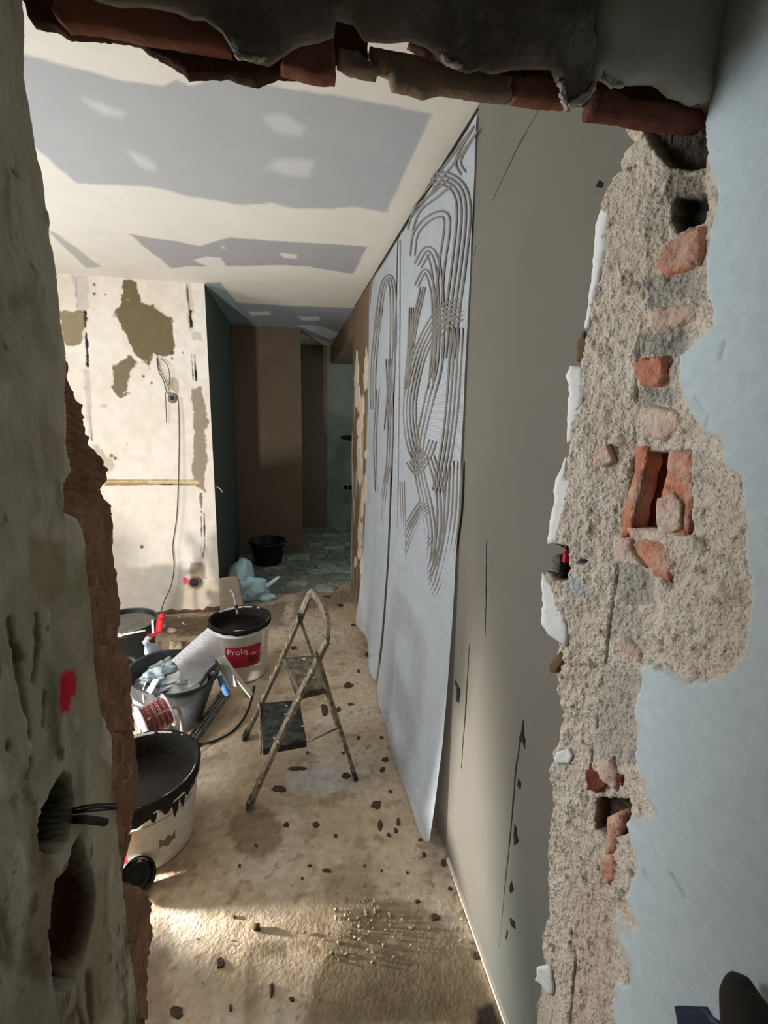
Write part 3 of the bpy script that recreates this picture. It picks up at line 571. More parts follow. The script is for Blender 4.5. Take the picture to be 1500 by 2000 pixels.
# hollow brick broken open: shell, webs and cavity
for q, mt, pr in (([(1240, 872), (1268, 872), (1262, 910), (1250, 950), (1240, 1000), (1232, 1040), (1212, 1048), (1222, 970), (1238, 930)], m_br, .0), ([(1305, 880), (1352, 874), (1352, 960), (1348, 1000), (1340, 1046), (1290, 1052), (1286, 1010), (1290, 960), (1300, 930)], m_br, -.004),
                  ([(1284, 975), (1312, 962), (1330, 985), (1328, 1035), (1290, 1045), (1282, 1010)], m_br2, .001), ([(1225, 1030), (1290, 1040), (1345, 1045), (1320, 1062), (1240, 1060)], m_br2, .002), ([(1262, 875), (1310, 880), (1300, 930), (1290, 985), (1288, 1035), (1240, 1042), (1246, 980), (1256, 920)], m_br3, -.038)):
    patch('brick', q, SF, 0, 1, mt, wall_stub, pr, .05, 2., 9, .004, 60, edge=1)
# white paint shells left standing on the far edge
m_flake = M('white paint flake', (236, 234, 230), .7, .05, 30, .1)
for q in ([(1184, 366), (1172, 372), (1164, 440), (1158, 520), (1148, 600), (1142, 640), (1150, 640), (1168, 510), (1180, 420), (1188, 380)], [(1112, 714), (1122, 716), (1128, 730), (1124, 800), (1118, 850), (1108, 865), (1110, 800), (1112, 750), (1106, 735)],
          [(1092, 890), (1094, 905), (1090, 940), (1104, 925), (1100, 985), (1092, 1040), (1086, 1060), (1070, 1062), (1074, 1020), (1082, 980), (1085, 940)], [(1058, 1118), (1066, 1130), (1076, 1160), (1085, 1190), (1096, 1240), (1092, 1262), (1082, 1255), (1070, 1240), (1058, 1220), (1060, 1170)],
          [(1050, 1888), (1058, 1885), (1064, 1905), (1068, 1940), (1058, 1945), (1055, 1920), (1046, 1915)], [(1086, 1470), (1094, 1462), (1104, 1478), (1098, 1490), (1084, 1490)]):
    mxx = sum(p[0] for p in q)/len(q); q = [(a+(14 if a > mxx else 0), b) for a, b in q]
    patch('paint_flake', q, (np.array((.503, .79, 0)), np.array((.40, -.917, 0)), np.array((0, 0, 1.)), np.array((-.917, -.40, 0))), 0, 1, m_flake, wall_stub, .002, .004, 2, 9, .002)
for q in ([(1128, 668), (1142, 648), (1148, 672), (1140, 700), (1128, 708)], [(1074, 1298), (1096, 1272), (1102, 1290), (1088, 1312), (1076, 1314)]):
    patch('board_tab', q, (np.array((.503, .79, 0)), np.array((.40, -.917, 0)), np.array((0, 0, 1.)), np.array((-.917, -.40, 0))), 0, 1, M('brown torn tab', (112, 92, 66), .9), wall_stub, .003, .006, 2, 8, .002)
e = empty('cable_connector', onY(1106, 1088, .765), 'small red cable connector in the hole of the broken wall edge', 'connector'); c0 = onY(1106, 1088, .765)
v, f = boxm(c0[0]-.005, c0[0]+.005, c0[1]-.004, c0[1]+.004, c0[2]-.010, c0[2]+.008); adopt(ob('connector_body', v, f, M('red plastic', (196, 44, 62), .5), None, False), e)
tube('wire', [c0+(0, 0, .008), c0+(.002, .01, .02), c0+(.0, .02, .035)], .0018, M('red wire', (150, 40, 45), .5), e)

# ---- top of the opening: plaster face, lintel bricks, core --------
m_face = M('dark rough cement render', (150, 141, 130), .95, .25, 18, .7, 60, col2=(116, 106, 96)); m_face2 = M('grey-green painted plaster', (192, 192, 178), .9, .08, 10, .1)
m_br4 = M('dark lintel brick', (120, 72, 58), .9, .2, 40, .5); m_core = M('dark brown rubble core', (84, 54, 40), .95, .25, 30, .8, 60); m_lin = M('terracotta lintel', (150, 98, 80), .9, .15, 30, .3); m_lin2 = M('pale terracotta', (150, 128, 108), .9, .12, 30, .3)
topz = 2.5; TL = (XL-.02, topz); TRt = (XR+.01, topz)
def px2(poly, Y): return [tuple(onY(a, b, Y)[[0, 2]]) for a, b in poly]
g_face = [(40, -30), (130, -16), (230, 2), (300, 10), (345, 20), (400, 38), (438, 62), (452, 95), (470, 108), (500, 110), (520, 116), (546, 108), (570, 96), (590, 82), (622, 74), (652, 70), (655, 40), (690, 44), (722, 74), (760, 72), (800, 78), (830, 86), (850, 100), (870, 116), (900, 130), (940, 133), (1000, 134), (1050, 128), (1080, 134), (1094, 150), (1100, 172), (1112, 204), (1150, 190), (1158, 166)]
wall_cross = tag(patch('wall_cross', px2(g_face, YF)+[(onY(1160, 0, YF)[0], topz), TL], 'Y', YF, -1, m_face, None, .004, .006, .004, .012, .005, 40, .012, px=False, edge=.3), kind='structure')
g2 = [(1158, 166), (1172, 150), (1200, 164), (1236, 160), (1290, 170), (1320, 190), (1370, 205), (1398, 205)]
patch('plaster_skin', px2(g2, YF)+[TRt, (onY(1150, 0, YF)[0], topz)], 'Y', YF, -1, m_face2, wall_cross, .006, .006, .004, .012, .004, 30, .015, px=False, edge=.3)
for q, mt, yy, dp in (([(100, 18), (120, -30), (250, -20), (310, 12), (380, 35), (440, 66), (452, 98), (400, 90), (330, 78), (262, 66), (190, 50), (125, 45)], m_lin, .634, .016), ([(556, 112), (590, 88), (652, 70), (656, 150), (620, 148), (585, 140), (548, 128)], m_lin, .634, .018),
                  ([(660, 96), (700, 100), (722, 122), (740, 132), (738, 143), (700, 136), (684, 132), (660, 118)], m_lin2, .634, .016), ([(722, 92), (800, 106), (900, 136), (998, 152), (1000, 190), (930, 182), (868, 172), (830, 180), (768, 162), (762, 138), (735, 128)], m_lin2, .634, .016),
                  ([(1003, 152), (1060, 152), (1104, 165), (1112, 202), (1050, 198), (1003, 191)], m_lin, .634, .016), ([(1156, 196), (1180, 165), (1230, 195), (1300, 200), (1372, 215), (1376, 250), (1290, 242), (1200, 226), (1156, 222)], m_br4, .625, .02)):
    patch('brick', q, 'Y', yy, -1, mt, wall_cross, .003, dp, 1.5, 9, .003, 50, edge=.4)
core = [(58, 42), (100, 48), (130, 64), (215, 68), (266, 78), (300, 100), (342, 126), (366, 146), (400, 144), (440, 143), (490, 158), (515, 156), (545, 143), (600, 147), (650, 148), (660, 112), (690, 128), (716, 134), (718, 60), (715, -20), (40, -20)]
patch('mortar_core', core, 'Y', .657, -1, m_core, wall_cross, .004, .012, 3, 9, .006, 60, .012, edge=.5)
core2 = [(800, 84), (860, 118), (900, 140), (1000, 156), (1100, 172), (1108, 196), (1160, 200), (1200, 226), (1290, 250), (1380, 250), (1400, 150), (1250, 60), (1000, 40), (830, 40)]
patch('mortar_core', core2, 'Y', .657, -1, m_core, wall_cross, .004, .012, 3, 9, .006, 60, .012, edge=.5)
box('wall_upper', (XL-.15, XR+.06, .665, YB, 2.165, 2.5), m_plain, wall_cross)
m_dust = M('pale broken plaster edge', (196, 184, 164), .9, .1, 60, .4)
for q in ([(455, 100), (470, 106), (500, 108), (520, 114), (515, 120), (490, 114), (462, 112)], [(1092, 150), (1100, 160), (1104, 190), (1110, 215), (1104, 212), (1096, 180)], [(1110, 200), (1130, 188), (1150, 178), (1158, 160), (1166, 165), (1150, 195), (1125, 204)], [(1176, 130), (1182, 100), (1186, 140), (1200, 155), (1220, 165), (1195, 168), (1180, 150)], [(860, 104), (875, 112), (905, 128), (890, 130), (868, 118)]):
    patch('plaster_edge', q, 'Y', YF-.004, -1, m_dust, wall_cross, .001, .005, 4, 5, .003, 90)
# ================================================================== GLASS-FIBRE MESH ON THE RIGHT WALL
m_mesh = mesh_fabric('white glass fibre mesh', (190, 194, 199), .30, .95)
m_adh = M('grey tile adhesive', (124, 118, 112), .85, .1, 40, .3)
def mesh_sheet(name, y0, y1, foot, label, lean=0.0, z0=None, zt=2.47, off=.006):
    """hanging sheet: flat at the top, billowing off the wall at the bottom. foot(yfrac) -> (dx out, y shift)"""
    u = np.linspace(0, 1, 50); v = np.linspace(0, 1, 90); U_, V_ = grid2(u, v)
    Yv = y0+(y1-y0)*U_; zb = z0(U_); Zv = zb+(zt-zb)*V_
    out = off+.004*np.sin(U_*17+V_*2)*(1-V_)+foot(U_)*(1-V_)**5; Xv = XR-out-.003*fbm(np.stack([U_*0, Yv, Zv], -1), 6, 2, 4)
    Yv = Yv+lean*(1-V_)*(1-U_)
    P = np.stack([Xv, Yv, Zv], -1); o = sheet(name, P, None, m_mesh); return tag(o, label, 'mesh sheet', 'mesh sheets hung on the right wall')
s1 = mesh_sheet('fibre_mesh', 1.485, 2.50, lambda U_: .060+.025*np.sin(U_*3.1), 'white fibre mesh sheet with comb swirls, nearest sheet on right wall', -.085, lambda U_: .006+.05*np.clip(1-U_/.06, 0, 1)**2)
s2 = mesh_sheet('fibre_mesh', 2.53, 3.38, lambda U_: .06+.02*np.sin(U_*9), 'farther fibre mesh sheet with long brown streaks beside the brown mortar', 0, lambda U_: .03+.05*U_)
# thread folds between sheets
tube('mesh_seam', [onX(781, 470, XR-.012), onX(779, 700, XR-.012), onX(776, 1000, XR-.012), onX(772, 1250, XR-.02), onX(770, 1400, XR-.05)], .006, m_mesh, s1)
def stroke(pts, n=4, gap=8.5, wd=4.0, parent=None, name='adhesive_swirl', ns=8):
    """comb marks of a notched trowel: n parallel ridges on the wall"""
    L = catmull(pts, ns); t = np.gradient(L, axis=0); t /= np.maximum(np.linalg.norm(t, axis=1), 1e-6)[:, None]; N2 = np.stack([-t[:, 1], t[:, 0]], 1)
    V = []; Fc = []
    for k in range(n):
        off = (k-(n-1)/2)*gap; sc = np.clip((L[:, 0]-560)/330., .25, 1.)[:, None]; C_ = L+N2*off*sc; w_ = wd*sc*np.minimum(1, np.minimum(np.arange(len(L)), np.arange(len(L))[::-1])/3+.3)[:, None]
        base = len(V)
        for i in range(len(L)):
            for s, hx in ((-.5, .0085), (0, .0115), (.5, .0085)): V.append(onX(*(C_[i]+N2[i]*w_[i]*s), XR-hx))
        for i in range(len(L)-1):
            for j in (0, 1): a = base+i*3+j; Fc.append((a, a+1, a+4, a+3))
    o = ob(name, V, Fc, m_adh, None); adopt(o, wall_right); return o
ST = [([(838, 355), (870, 350), (897, 372), (905, 420), (895, 520), (882, 620), (875, 700)], 4, 9), ([(800, 450), (815, 410), (850, 380), (880, 355)], 2, 14), ([(805, 500), (812, 455), (840, 425), (868, 420), (872, 450), (862, 520), (856, 600)], 2, 12),
      ([(815, 520), (835, 490), (850, 520), (857, 600), (855, 700), (838, 780), (822, 850), (815, 905)], 3, 10), ([(812, 560), (830, 530), (845, 570), (848, 650), (840, 760)], 2, 9),
      ([(900, 600), (870, 610), (845, 640), (820, 690), (803, 760), (800, 820), (810, 880), (830, 905)], 5, 8), ([(897, 612), (868, 628), (850, 650)], 4, 9), ([(803, 600), (800, 680), (793, 760)], 3, 5), ([(826, 560), (812, 620), (802, 680)], 3, 6),
      ([(892, 640), (888, 720), (880, 820), (868, 900), (855, 960)], 4, 8), ([(810, 880), (820, 930), (835, 1000), (840, 1060), (830, 1120), (812, 1160)], 4, 8), ([(798, 900), (815, 920), (835, 890), (845, 860)], 3, 8), ([(840, 890), (858, 960), (860, 1030), (850, 1090), (830, 1130)], 3, 8),
      ([(886, 900), (882, 1000), (870, 1080), (850, 1150), (825, 1180), (800, 1160), (788, 1120)], 5, 8), ([(800, 1170), (815, 1150), (840, 1130)], 3, 7), ([(780, 1100), (800, 1040), (825, 1000), (838, 990)], 4, 7), ([(796, 1030), (815, 1000), (830, 980)], 4, 7), ([(805, 1110), (825, 1075), (840, 1050)], 3, 7),
      ([(785, 940), (788, 1040), (786, 1120)], 3, 6), ([(800, 1200), (815, 1190), (830, 1240), (826, 1300)], 1, 9),
      ([(905, 340), (895, 310), (930, 250)], 2, 10), ([(735, 640), (748, 560), (762, 545), (768, 600), (765, 720), (755, 840)], 3, 9), ([(728, 800), (730, 700), (742, 600)], 3, 9), ([(735, 960), (732, 860), (738, 760)], 2, 9), ([(758, 700), (762, 820), (757, 940), (745, 1040)], 3, 8), ([(740, 1080), (748, 980), (760, 900)], 3, 7), ([(800, 420), (840, 370), (900, 290), (930, 250)], 2, 12)]
for pts, n, gap in ST: stroke(pts, n, gap)
# ragged flakes of render at the far end of the right wall
for k in range(26):
    cx, cy = random.uniform(693, 716), random.uniform(700, 1110); hgt = random.uniform(10, 45); wd = random.uniform(1.5, 4)
    patch('render_streak', [(cx-wd, cy), (cx, cy-hgt), (cx+wd, cy-hgt*.3), (cx+wd*.6, cy+hgt*.7), (cx-wd*.4, cy+hgt)], 'X', XR-.008, -1, M('pale render', (196, 178, 158), .9, .1, 40, .3), wall_right, .006, .012, 1.0, 8, .002)
# dark gap under the ceiling
patch('crack', strip_poly([(934, 212), (880, 300), (820, 392), (740, 520), (692, 598)], 4), 'X', XR-.002, -1, m_chip, wall_right, .004, .004, 1.2, 9, .001)

# ================================================================== STEP LADDER
m_alu = M('mortar-splashed aluminium', (156, 142, 122), .55, .25, 60, .25, 200, metal=.35, col2=(104, 92, 78)); m_lblk = M('black ladder plastic', (36, 38, 36), .6, .3, 60, .2, col2=(70, 72, 66)); m_splat = M('dried pale mortar', (206, 192, 168), .9, .1, 60, .4)
f1, f2, f3, f4 = onZ(485, 1578), onZ(477, 1443), onZ(694, 1520), onZ(668, 1440)
lad = empty('step_ladder', (0.0, 1.95, 0), 'small mortar-splashed folding step ladder with two black treads', 'step ladder')
dh = (f2-f1); nh = np.array([dh[1], -dh[0], 0]); nh /= np.linalg.norm(nh); NP = nh-np.array([0, 0, .466])
def onL(x, y): d = ray(x, y); return CAM+d*(((f1-CAM)@NP)/(d@NP))
hoop = catmull([onL(640, 1250), onL(641, 1222), onL(634, 1195), onL(622, 1170), onL(611, 1158), onL(602, 1168), onL(592, 1192), onL(582, 1215)], 6)
near = np.array([f1, onL(545, 1443), onL(592, 1345), onL(640, 1250)]); far = np.array([f2, onL(510, 1375), onL(545, 1300), onL(582, 1215)])
upl = NP/np.linalg.norm(NP)
bar('leg', near, .016, .042, m_alu, lad, nh); bar('leg', far, .016, .038, m_alu, lad, nh); bar('handrail', hoop, .016, .040, m_alu, lad, nh)
h1, h2 = onL(622, 1285), onL(586, 1210)
bar('rear_leg', [h1, h1*.5+f3*.5, f3+(0, 0, .01)], .016, .034, m_alu, lad, nh); bar('rear_leg', [h2, h2*.5+f4*.5, f4], .014, .026, m_alu, lad, nh)
bar('rear_crossbar', [h1*.25+f3*.75, h2*.25+f4*.75], .012, .02, m_alu, lad)
for p, q in ((f1, near[1]), (f2, far[1]), (f3, h1), (f4, h2)):
    dd = (q-p)/np.linalg.norm(q-p); bar('rubber_foot', [p+(0, 0, .002), p+dd*.05], .02, .040, m_lblk, lad, nh)
bar('hinge_clip', [h2-(0, 0, .012), h2+(0, 0, .028)], .022, .034, m_lblk, lad, nh); bar('hinge_clip', [h1-(0, 0, .012), h1+(0, 0, .02)], .02, .034, m_lblk, lad, nh)
def tread(corners, z, th, mat):
    q = np.array([onZ(a, b, z) for a, b in corners]); c = q.mean(0); V = []
    for zz, s in ((z, .96), (z-.004, 1.0), (z-th, 1.0), (z-th, .93)):
        for p in q: v = c+(p-c)*s; V.append((v[0], v[1], zz))
    Fc = [(0, 1, 2, 3)]+[(i*4+j, i*4+4+j, i*4+4+(j+1) % 4, i*4+(j+1) % 4) for i in range(3) for j in range(4)]; o = ob('tread', V, Fc, mat, None, False); adopt(o, lad)
    for k in range(5):
        a, b = random.random(), random.random(); p = q[0]*(1-a)*(1-b)+q[1]*a*(1-b)+q[2]*a*b+q[3]*(1-a)*b; blob('mortar_spot', (p[0], p[1], z+.0005), (random.uniform(.004, .013), random.uniform(.004, .010), .002), m_splat, o, k, .4, 3, 1)
    return q
qa = tread([(507, 1372), (584, 1366), (599, 1446), (514, 1462)], .235, .032, m_lblk); qb = tread([(552, 1284), (617, 1278), (643, 1340), (586, 1353)], .46, .032, M('dusty brown tread', (116, 104, 86), .8, .25, 40, .3, col2=(70, 66, 58)))
tube('brace', [qa[2]+(0, 0, -.01), h1*.45+f3*.55], .004, m_alu, lad, 6, 1); tube('brace', [qb[0]+(0, 0, -.01), qa[1]+(0, 0, -.01)], .004, m_alu, lad, 6, 1); tube('brace', [qa[0]+(0, 0, .01), qa[3]+(-.01, 0, -.02)], .005, m_alu, lad, 6, 1)
for k in range(30):
    s, e_ = random.choice([(f1, near[3]), (f2, far[3]), (h1, f3)]); t = random.random(); p = s*(1-t)+e_*t; blob('mortar_spot', p-nh*.008+np.array([0, -.01, 0]), (.006, .006, random.uniform(.006, .018)), m_splat, lad, k, .5, 3, 1)

# ================================================================== BUCKETS AND CLUTTER
m_wb = M('white bucket plastic', (226, 222, 212), .45, .05, 12, .03); m_blk = M('black bucket plastic', (26, 28, 30), .5, .25, 30, .1); m_slop = M('wet dark slurry', (26, 20, 16), .3, .2, 20, .2); m_crust = M('black crusted dirt', (34, 28, 23), .85, .3, 60, .7); m_steel = M('galvanised wire', (176, 170, 164), .4, .1, 60, 0, metal=.6); m_red = M('label red', (170, 30, 56), .5, .1, 20, 0)
def bucket(name, loc, rt, rb, h, mat, label, cat, group=None, fill=.75, fillmat=m_slop, handle=True, crust=True, tilt=None, rimmat=None, hang=-1, cr_depth=.05, cr_amp=1.):
    e = empty(name, loc, label, cat, group); R3 = tilt; L3 = Vector(loc)
    prof = [(0, .002), (rb*.96, .0), (rb, .006), (rt*.985, h*.86), (rt*1.03, h*.865), (rt*1.03, h*.885), (rt*.99, h*.89), (rt, h*.985), (rt*1.02, h), (rt*.985, h), (rt*.96, h*.98), (rb*.96, .012), (0, .010)]
    lathe('body', prof, mat, e, loc, 48, R3)
    if fill:
        rf = rb+(rt-rb)*fill-.006; lathe('contents', [(0, h*fill+.006), (rf*.5, h*fill+.004), (rf*.8, h*fill), (rf, h*fill+.01)], fillmat, e, loc, 32, R3, .03)
    if crust:
        pr = [((rb+(rt-rb)*fill)*.93, h*fill-.004), (rt*.92, h*.84), (rt*.945, h*.97), (rt*1.0, h+.004), (rt*1.04, h), (rt*1.045, h*.93), (rt*1.02, h-cr_depth)]
        lathe('crust', pr, m_crust, e, loc, 64, R3, .012, None, [0, 0, 0, .002, .002, .012*cr_amp, .022*cr_amp])
    if handle:
        pts = []
        for k in range(15):
            a = math.pi*k/14; v = Vector((rt*1.05*math.cos(a), hang*rt*.55*math.sin(a), h*.88-rt*.75*math.sin(a))); v = (R3 @ v) if R3 else v; pts.append(tuple(v+L3))
        tube('handle', pts, .003, m_steel, e, 6, 1)
        for s in (-1, 1):
            v = Vector((s*rt*1.05, 0, h*.88)); v = (R3 @ v) if R3 else v; blob('handle_lug', v+L3, (.012, .012, .014), mat, e, 1, .1, 2, 2)
    return e
# near white bucket
b1 = bucket('mortar_bucket', (-.567, 1.655, 0), .202, .168, .31, m_wb, 'white bucket crusted black around the rim, nearest, beside the left wall', 'bucket', 'mortar buckets', .7, m_slop, False, True, None, cr_depth=.045)
def wrap(name, bk, cx, cy, r0, r1, h, a0, a1, z0, z1, mat, parent, off=.0015, n=24, wob=0.):
    V = []; Fc = []
    for i in range(n+1):
        a = a0+(a1-a0)*i/n
        for z in (z0+wob*math.sin(i*.9), z1+wob*math.sin(i*1.3+1)):
            r = r0+(r1-r0)*z/h+off; V.append((cx+r*math.cos(a), cy+r*math.sin(a), z))
    for i in range(n): Fc.append((i*2, i*2+2, i*2+3, i*2+1))
    o = ob(name, V, Fc, mat); adopt(o, parent); return o
R_ = math.radians
wrap('label', b1, -.567, 1.655, .168, .168+(.202*.985-.168)/.86, .31, R_(205), R_(268), .07, .15, m_red, b1)
o = wrap('label_panel', b1, -.567, 1.655, .168, .168+(.202*.985-.168)/.86, .31, R_(268), R_(345), .03, .215, M('pale label paper', (206, 204, 192), .6), b1, .0012)
o = wrap('label_mark', b1, -.567, 1.655, .168, .168+(.202*.985-.168)/.86, .31, R_(300), R_(318), .09, .125, M('olive print', (120, 116, 80), .6), b1, .0022, 10, .008)
# dark dribble below the rim of the near bucket
for k, (aa, w_, ln) in enumerate(((262, .05, .02), (272, .08, .05), (284, .10, .035), (296, .07, .065), (308, .12, .045), (318, .09, .085), (327, .08, .07), (338, .10, .03))):
    a = R_(aa); z1 = .275; V = []; n = 9
    for q in range(n+1):
        u = q/n*2-1; zz = z1-ln*(1-abs(u)**1.6)*random.uniform(.75, 1.1); t = a+u*w_
        for z in (z1+.006, zz): r = .168+.0361*z/.31+.003; V.append((-.567+r*math.cos(t), 1.655+r*math.sin(t), z))
    adopt(ob('dribble', V, [(q*2, q*2+2, q*2+3, q*2+1) for q in range(n)], m_crust), b1)
# labelled white bucket
b2 = bucket('mortar_bucket', (-.322, 2.809, 0), .179, .143, .368, m_wb, 'white bucket with red printed label standing behind the step ladder', 'bucket', 'mortar buckets', .82, m_slop, False, True, cr_depth=.016, cr_amp=.3)
r0, hh = .143, .368; r1 = .143+(.179*.985-.143)/.86; LA, LB = R_(244), R_(318)
lab = wrap('label', b2, -.322, 2.809, r0, r1, hh, LA, LB, .125, .255, m_red, b2, .0015)
wrap('label_edge', b2, -.322, 2.809, r0, r1, hh, LA, LB, .118, .124, M('dark red print', (120, 20, 34), .5), lab, .002)
tc = bpy.data.curves.new('word', 'FONT'); tc.body = 'Prolo'; tc.size = .052; to = bpy.data.objects.new('word', tc); COL.objects.link(to); bpy.context.view_layer.update()
tm = to.to_mesh(); tv = np.array([v.co[:] for v in tm.vertices]); tf = [tuple(p.vertices) for p in tm.polygons]; bpy.data.objects.remove(to)
V = []
for x, y, z in tv:
    zz = .208+y; r = r0+(r1-r0)*zz/hh+.003; a = R_(248)+x*1.05/r; V.append((-.322+r*math.cos(a), 2.809+r*math.sin(a), zz))
adopt(ob('lettering', V, tf, M('white print', (235, 225, 225), .5), None, False), lab)
wrap('label_figure', b2, -.322, 2.809, r0, r1, hh, R_(290), R_(312), .135, .185, M('dark red print'), lab, .0025, 10, .012)
wrap('label_figure', b2, -.322, 2.809, r0, r1, hh, R_(286), R_(316), .195, .205, M('pink print', (226, 150, 160), .5), lab, .0025, 10, .006)
st = empty('stirring_stick', onY(462, 1196, 2.83), 'bent stirring stick standing in the red-labelled bucket', 'stick'); tube('rod', [onY(464, 1200, 2.80), onY(459, 1172, 2.83), onY(455, 1158, 2.85), onY(449, 1152, 2.86)], .007, m_steel, st); tube('grip', [onY(464, 1205, 2.80), onY(461, 1182, 2.82)], .010, m_blk, st, 8, 1)
b3 = bucket('mason_bucket', (-.256, 5.037, 0), .183, .142, .265, m_blk, 'black mason bucket standing in the dark corridor', 'bucket', 'black buckets', .5, m_blk, True, False)
b4 = bucket('mason_bucket', (-1.061, 3.068, 0), .187, .15, .283, m_blk, 'dusty black bucket behind the red clamp, by the white wall', 'bucket', 'black buckets', .86, M('dry grey mortar', (120, 112, 100), .9, .2, 30, .4), False, False)
lathe('dusty_rim', [(.179, .24), (.182, .28), (.190, .287), (.194, .280)], M('dry grey mortar'), b4, (-1.061, 3.068, 0), 48, None, .01)
shade_bucket = bucket('mason_bucket', (-1.14, 1.99, 0), .135, .11, .24, m_blk, 'unseen black bucket added behind the left wall to shade the white wall', 'bucket', 'black buckets', .5, m_blk, True, False)  # unseen bucket added so its shadow darkens the lower back wall
# small black bucket lying close to the jamb
tl = Vector((0, 0, 1)).rotation_difference(Vector((.35, -.75, .55))).to_matrix()
b5 = bucket('mason_bucket', (-.548, 1.470, .034), .056, .048, .050, m_blk, 'small black bucket tipped over against the nearest white bucket', 'bucket', 'black buckets', .3, m_blk, False, False, tl)
# reel of reddish wire
rc = onY(304, 1400, 1.98); ax = Vector((.80, .52, .16)).normalized(); RQ = Vector((0, 0, 1)).rotation_difference(ax).to_matrix()
reel = empty('cable_reel', (rc[0], rc[1], 0), 'white cable reel wound with reddish wire beside the near white bucket', 'cable reel'); m_pk = M('pinkish white plastic', (240, 222, 226), .5, .04, 20, 0); m_cu = M('reddish wire', (168, 104, 100), .45, .2, 80, .2)
for s, rr in ((-.055, .083), (.055, .078)):
    lathe('flange', [(.018, s-.003), (rr*.97, s-.003), (rr, s), (rr*.97, s+.003), (.018, s+.003), (.018, s-.003)], m_pk, reel, rc, 40, RQ)
    for k in range(3):
        a = 2*math.pi*k/3; v = RQ @ Vector((.045*math.cos(a), .045*math.sin(a), s-.004 if s < 0 else s+.004)); blob('flange_hole', Vector(rc)+v, (.014, .014, .004), M('pink shade plastic', (206, 150, 162), .5), reel, k, .1, 2, 2)
for k in range(17):
    s = -.049+k*.0061; r = .060+.004*math.sin(k*1.9); lathe('wire_turn', [(r+.0032*math.cos(t), s+.0034*math.sin(t)) for t in np.linspace(0, 2*math.pi, 7)], m_cu, reel, rc, 28, RQ)
lathe('hub', [(.045, -.05), (.045, .05)], m_pk, reel, rc, 24, RQ)
rf = [rc+np.array((-.04, .03, -.07)), rc+np.array((.05, .0, -.06))]
tube('stand', [onY(288, 1405, 1.93), onY(318, 1392, 1.95), onY(338, 1382, 1.98), onY(349, 1386, 2.0), onY(354, 1410, 2.02), onY(357, 1445, 2.03), (onY(357, 1445, 2.03)[0], 2.03, .004)], .0075, m_steel, reel, 8, 6)
tube('stand', [rc+np.array((-.10, .05, .0)), rc+np.array((-.09, .06, -.08)), (rc[0]-.08, rc[1]+.07, .004)], .0075, m_steel, reel, 8, 3)
blob('knob', onY(290, 1405, 1.925), (.012, .010, .010), m_pk, reel, 3, .1, 2, 2)
# rubber tub with rubbish
TB = (-.645, 2.37, 0)
tub = empty('rubber_tub', TB, 'grey-black rubber tub full of rubbish beside the cable reel', 'tub'); m_tub = M('scuffed dark rubber', (44, 46, 50), .4, .25, 14, .15, col2=(70, 72, 76))
lathe('body', [(0, .004), (.135, .0), (.15, .012), (.195, .20), (.212, .27), (.225, .285), (.222, .298), (.208, .292), (.19, .20), (.14, .02), (0, .014)], m_tub, tub, TB, 48, Matrix.Rotation(R_(7), 3, 'Y'), .03)
for s in (0, 1):
    a = R_(-20+180*s); c_ = np.array(TB)+np.array((.225*math.cos(a), .225*math.sin(a), .285)); t_ = np.array((-math.sin(a), math.cos(a), 0)); o_ = np.array((math.cos(a), math.sin(a), 0))
    tube('grip', [c_-t_*.07, c_-t_*.05+o_*.02+(0, 0, .035), c_+o_*.03+(0, 0, .05), c_+t_*.05+o_*.02+(0, 0, .035), c_+t_*.07], .011, m_tub, tub)
lathe('rubbish', [(0, .24), (.1, .25), (.195, .215)], M('grey rubbish', (176, 176, 172), .8, .3, 30, .4), tub, TB, 24, None, .05, None, [.0, .02, .005])
# rolled offcut of fibre mesh sticking out of the tub
def warp(name, corners, Ys, mat, label, cat, bend=.03, nu=26, nv=16, seed=0, wob=.006, parent=None, thick=None):
    C4 = [onY(a, b, y) for (a, b), y in zip(corners, Ys)]; u, v = grid2(np.linspace(0, 1, nu), np.linspace(0, 1, nv))
    P = (C4[0]*((1-u)*(1-v))[..., None]+C4[1]*(u*(1-v))[..., None]+C4[2]*(u*v)[..., None]+C4[3]*((1-u)*v)[..., None])
    n = np.cross(C4[1]-C4[0], C4[3]-C4[0]); n /= np.linalg.norm(n); P = P+n*((bend*np.sin(v*math.pi)+wob*fbm(P, 9, 3, seed)))[..., None]
    o = sheet(name, P, None, mat)
    if thick: md = o.modifiers.new('thickness', 'SOLIDIFY'); md.thickness = thick
    if parent: adopt(o, parent)
    else: tag(o, label, cat)
    return o
m_meshw = mesh_fabric('folded white mesh', (232, 228, 232), .62, .99)
warp('mesh_offcut', [(334, 1290), (406, 1226), (433, 1280), (352, 1336)], [2.30, 2.50, 2.40, 2.22], m_meshw, 'folded offcut of white fibre mesh lying on the rubber tub', 'mesh offcut', -.05, seed=3)
warp('paper_sack', [(368, 1322), (420, 1290), (428, 1306), (374, 1338)], [2.25, 2.42, 2.34, 2.2], M('crumpled white sack', (232, 230, 230), .7, .06, 30, .4, 40), 'torn white paper sack flap hanging over the rubber tub rim', 'paper sack', .03, seed=5, wob=.012)
